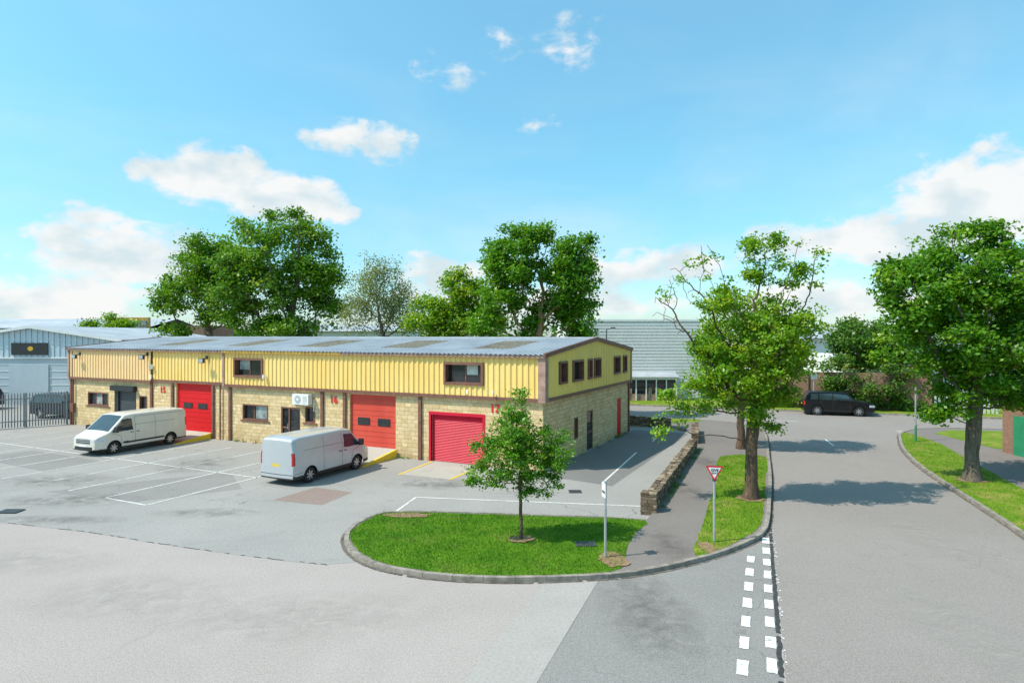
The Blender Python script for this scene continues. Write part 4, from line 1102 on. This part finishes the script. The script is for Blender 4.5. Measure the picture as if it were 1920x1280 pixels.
tree('large_ash_tree',(-28.5,60.3),[(0,0,3.0),(0,0,5.5)],[(-.3,0,13.2,2.7,3,3.2),(-2.4,0,9.8,2.0,2.5,2.8),(1.2,0,9.6,2.6,2.6,3.0),(-3.0,0,7.0,1.6,2,1.4),(2.8,0,12.2,1.8,2,2.2)],850,.55,.35,25,.30,.40,L_ash,B_grey,42,rmin=.018,yel=.08,clump=.85)
tree('airy_birch_tree',(-10.8,53.6),[(0,0,3.0),(.1,0,5.5)],[(-.2,0,9.6,2.5,2.4,3.0),(2.0,0,8.2,1.6,1.8,2.0),(-2.3,0,7.8,1.5,1.6,1.8)],850,.38,.2,15,.17,.34,L_grey,B_grey,43,rmin=.012,yel=.1,clump=.5)
tree('lime_tree',(-4.4,50.6),[(0,0,3.0),(.1,0,4.8)],[(.6,0,9.0,1.5,2,2.2),(-2.1,0,7.5,1.6,1.6,1.6),(2.6,0,7.4,1.3,1.5,1.6),(0,0,6.6,2.7,2,1.3)],600,.42,.22,30,.24,.34,L_lime,B_grey,44,rmin=.016,yel=.25)
tree('tall_sycamore_tree',(1.9,47.6),[(0,0,3.0),(.1,0,6.2)],[(-1.9,0,11.9,2.1,2.2,2.5),(2.1,0,10.4,1.9,2.4,2.8),(.1,0,13.5,1.4,1.4,1.2),(3.1,0,12.0,1.2,1.3,1.5),(-2.7,0,8.9,1.5,2,1.5),(3.2,0,7.2,1.4,1.6,1.7),(-4.0,0,7.0,1.3,1.6,1.3),(1.0,1,7.6,1.6,1.2,1.4),(-1,1,6.6,1.6,1.2,1.2)],1200,.4,.30,34,.26,.33,L_maple,B_pale,45,rmin=.018,yel=.08)
tree('hawthorn_tree',(31.2,57.2),[(0,0,1.5),(0,0,3)],[(-.6,0,5.2,2.4,2.4,2.6),(1.9,0,4.8,1.9,2,2.2),(4.2,0,5.2,1.8,2,2.0)],520,.4,.22,30,.26,.38,L_dark,B_grey,46,rmin=.016,yel=.05)
tree('elder_bush',(27.0,53.0),[(0,0,.5),(0,0,1)],[(0,0,2.6,1.5,1.0,1.8),(1.7,-.4,1.8,1.3,.9,1.4),(3.9,-1.2,2.2,1.2,.9,1.5)],300,.3,.10,28,.2,.28,L_dark,B_grey,47,rmin=.01,yel=.15)
tree('young_lime_tree',(-54.5,88),[(0,0,2.0),(0,0,4)],[(0,0,7,2.4,2,2.2),(-3,0,6.4,1.6,2,1.6)],240,.5,.2,26,.34,.45,L_lime,B_grey,48,rmin=.02,yel=.15)
tree('maple_tree',(38.5,45.5),[(0,0,2.0),(0,0,3)],[(0,0,6,3,2.6,3),(2.6,0,5,2,2,2.4)],400,.45,.25,28,.28,.4,L_maple,B_grey,49,rmin=.02)
def leaf_mass(name,pts,n,sig,ls,lmat,seed,zmin=.02):
    r=np.random.default_rng(seed); C=np.array(pts); idx=r.integers(0,len(C),n)
    P=C[idx]+r.normal(size=(n,3))*np.array(sig); P[:,2]=np.maximum(P[:,2],zmin)
    nrm=r.normal(size=(n,3))+np.array([0,0,.8]); nrm/=np.linalg.norm(nrm,axis=1)[:,None]
    t=np.cross(nrm,r.normal(size=(n,3))); t/=np.linalg.norm(t,axis=1)[:,None]; bt=np.cross(nrm,t); l=(ls*r.uniform(.6,1.3,n))[:,None]
    Vv=np.stack([P-t*l*.5,P+bt*l*.35,P+t*l*.5,P-bt*l*.35],1)
    ct=r.uniform(0,1,len(C)); tint=np.zeros((n,3)); tint[:,0]=ct[idx]
    return link(bpy.data.objects.new(name,quads_mesh(name,Vv,tint,lmat)))
leaf_mass('hedge',[(19+i*.35,55.8-i*.117,random.uniform(.2,.7)) for i in range(40)],7000,(.2,.15,.25),.14,L_dark,51)
wp=[]
for i in range(26):
    t=random.random(); wp.append((5.1+4.9*t+.12,22.6+12*t,.12))
for i in range(16):
    t=random.random(); x,y=b2w(.12,13.6*t); wp.append((x,y,.05))
for i in range(14):
    x,y=b2w(-random.choice([random.uniform(6.8,7.9),random.uniform(16.5,20.5),random.uniform(.2,2.8)]),-.08); wp.append((x,y,.05))
for i in range(10):
    t=random.random(); wp.append((10.4+1.2*t,36.2+4.6*t,.15))
leaf_mass('weeds',wp,3600,(.09,.12,.06),.05,L_dark,53,.03)
pts=[(random.uniform(-260,260),random.uniform(170,230),random.uniform(1,6.5)) for i in range(420)]
leaf_mass('distant_trees',pts,40000,(3.2,3,1.5),1.3,L_dark,52)

# ------------------------------------------------------------------ light, sky, camera
SUN_EL=math.radians(52); sdir=np.array([-.955,-.30]); sdir/=np.linalg.norm(sdir)
sun_az=math.atan2(sdir[0],sdir[1])
w=bpy.data.worlds.new('World'); scene.world=w; w.use_nodes=True; nt=w.node_tree
bg=nt.nodes['Background']; out=nt.nodes['World Output']
skyn=N(nt,'ShaderNodeTexSky'); skyn.sky_type='NISHITA'; skyn.sun_disc=False; skyn.sun_elevation=SUN_EL; skyn.sun_rotation=sun_az
skyn.air_density=1.0; skyn.dust_density=.6; skyn.ozone_density=1.0
tc=N(nt,'ShaderNodeTexCoord'); V=tc.outputs['Generated']
sepz=N(nt,'ShaderNodeSeparateXYZ'); nt.links.new(V,sepz.inputs[0])
ramp_=N(nt,'ShaderNodeValToRGB'); nt.links.new(sepz.outputs[2],ramp_.inputs[0]); cr=ramp_.color_ramp
cr.elements[0].position=0.0; cr.elements[0].color=(.40,.52,.61,1)
cr.elements[1].position=.5; cr.elements[1].color=(.60,.94,.84,1)
e=cr.elements.new(.12); e.color=(.39,.60,.63,1)
e=cr.elements.new(.26); e.color=(.44,.74,.69,1)
tint=N(nt,'ShaderNodeVectorMath',operation='MULTIPLY'); nt.links.new(ramp_.outputs[0],tint.inputs[1])
t2=N(nt,'ShaderNodeVectorMath',operation='SCALE'); t2.inputs['Scale'].default_value=2.05
nt.links.new(skyn.outputs[0],tint.inputs[0]); nt.links.new(tint.outputs[0],t2.inputs[0]); nt.links.new(t2.outputs[0],bg.inputs['Color']); bg.inputs['Strength'].default_value=.15
clouds=[(-25.0,12.7,.085,.036,1.0),(-20.6,11.6,.095,.032,.95),(-17.0,10.4,.055,.022,.85),(-14.8,16.6,.05,.024,.8),(-11.0,16.2,.042,.028,.75),(-30.8,6.2,.11,.038,.9),(-33.5,8.7,.042,.022,.5),
 (5.2,24.3,.055,.045,.34),(-1.4,24.3,.04,.028,.30),(-8,22.4,.045,.03,.27),(2.4,18.3,.05,.022,.27),(-4.5,21.8,.05,.03,.26),(29.5,7.4,.17,.032,.85),(37.0,9.8,.12,.05,.95),(10.3,5.6,.085,.030,.8),(-6.1,5.5,.08,.030,.75),(36,13.2,.09,.03,.32),(16,6.3,.06,.025,.65),(25,2.6,.14,.03,.75),(-36,2.6,.16,.03,.7),(3,3.0,.25,.03,.6)]
acc=None
for az,el,rx,rz,wt in clouds:
    az=math.radians(az); el=math.radians(el); c=(math.sin(az)*math.cos(el),math.cos(az)*math.cos(el),math.sin(el))
    s=N(nt,'ShaderNodeVectorMath',operation='SUBTRACT'); nt.links.new(V,s.inputs[0]); s.inputs[1].default_value=c
    m=N(nt,'ShaderNodeVectorMath',operation='MULTIPLY'); nt.links.new(s.outputs[0],m.inputs[0]); m.inputs[1].default_value=(1/rx/1.5,1/rx/1.5,1/rz/1.5)
    l=N(nt,'ShaderNodeVectorMath',operation='LENGTH'); nt.links.new(m.outputs[0],l.inputs[0])
    f=mathn(nt,'MULTIPLY',mathn(nt,'SUBTRACT',1.0,l.outputs['Value'],True),wt)
    acc=f if acc is None else mathn(nt,'MAXIMUM',acc,f)
mp=N(nt,'ShaderNodeMapping'); mp.inputs['Scale'].default_value=(1,1,1.7); nt.links.new(V,mp.inputs['Vector'])
nz=N(nt,'ShaderNodeTexNoise'); nz.inputs['Scale'].default_value=17; nz.inputs['Detail'].default_value=7; nz.inputs['Roughness'].default_value=.6; nz.inputs['Distortion'].default_value=.2; nt.links.new(mp.outputs[0],nz.inputs['Vector'])
dn=mathn(nt,'ADD',mathn(nt,'MULTIPLY',acc,1.35),mathn(nt,'MULTIPLY',mathn(nt,'SUBTRACT',nz.outputs['Fac'],.5),2.1))
dn=mathn(nt,'MULTIPLY',dn,mathn(nt,'MULTIPLY',acc,5.0,True))
mr=N(nt,'ShaderNodeMapRange',interpolation_type='SMOOTHSTEP'); mr.inputs['From Min'].default_value=.14; mr.inputs['From Max'].default_value=.72; mr.inputs['To Max'].default_value=.96; nt.links.new(dn,mr.inputs['Value'])
mp2=N(nt,'ShaderNodeMapping'); mp2.inputs['Scale'].default_value=(1,1,3.2); nt.links.new(V,mp2.inputs['Vector'])
veil=noise_fac(nt,mp2.outputs[0],3.0,4,.5,.4,.75,.5)
hz=N(nt,'ShaderNodeMapRange'); hz.inputs['From Min'].default_value=0; hz.inputs['From Max'].default_value=.4; hz.inputs['To Min'].default_value=.4; hz.inputs['To Max'].default_value=.08; nt.links.new(sepz.outputs[2],hz.inputs['Value'])
vf=mathn(nt,'MULTIPLY',veil,hz.outputs[0]); fac=mathn(nt,'MAXIMUM',mr.outputs[0],vf)
bg2=N(nt,'ShaderNodeBackground'); bg2.inputs['Strength'].default_value=1.0
shade=noise_fac(nt,mp.outputs[0],14,4,.5,.36,.56)
nt.links.new(mixc(nt,shade,(.70,.81,.85),(.96,.96,.95)),bg2.inputs['Color'])
ms=N(nt,'ShaderNodeMixShader'); nt.links.new(fac,ms.inputs[0]); nt.links.new(bg.outputs[0],ms.inputs[1]); nt.links.new(bg2.outputs[0],ms.inputs[2]); nt.links.new(ms.outputs[0],out.inputs['Surface'])

sl=bpy.data.lights.new('sun','SUN'); sl.energy=5.0; sl.angle=math.radians(.5); sl.color=(1,.94,.85)
so=bpy.data.objects.new('sun',sl); link(so)
dv=Vector((sdir[0]*math.cos(SUN_EL),sdir[1]*math.cos(SUN_EL),math.sin(SUN_EL)))
so.rotation_euler=dv.to_track_quat('Z','Y').to_euler(); so.location=(-20,-20,40)

cd=bpy.data.cameras.new('camera'); cam=bpy.data.objects.new('camera',cd); link(cam)
cam.location=(0,0,6.2); cam.rotation_euler=(math.pi/2,0,0); cd.sensor_width=36; cd.lens=22.63; cd.shift_y=-12/1920
cd.clip_end=5000; scene.camera=cam
scene.view_settings.view_transform='Standard'; scene.view_settings.look='None'; scene.view_settings.exposure=0
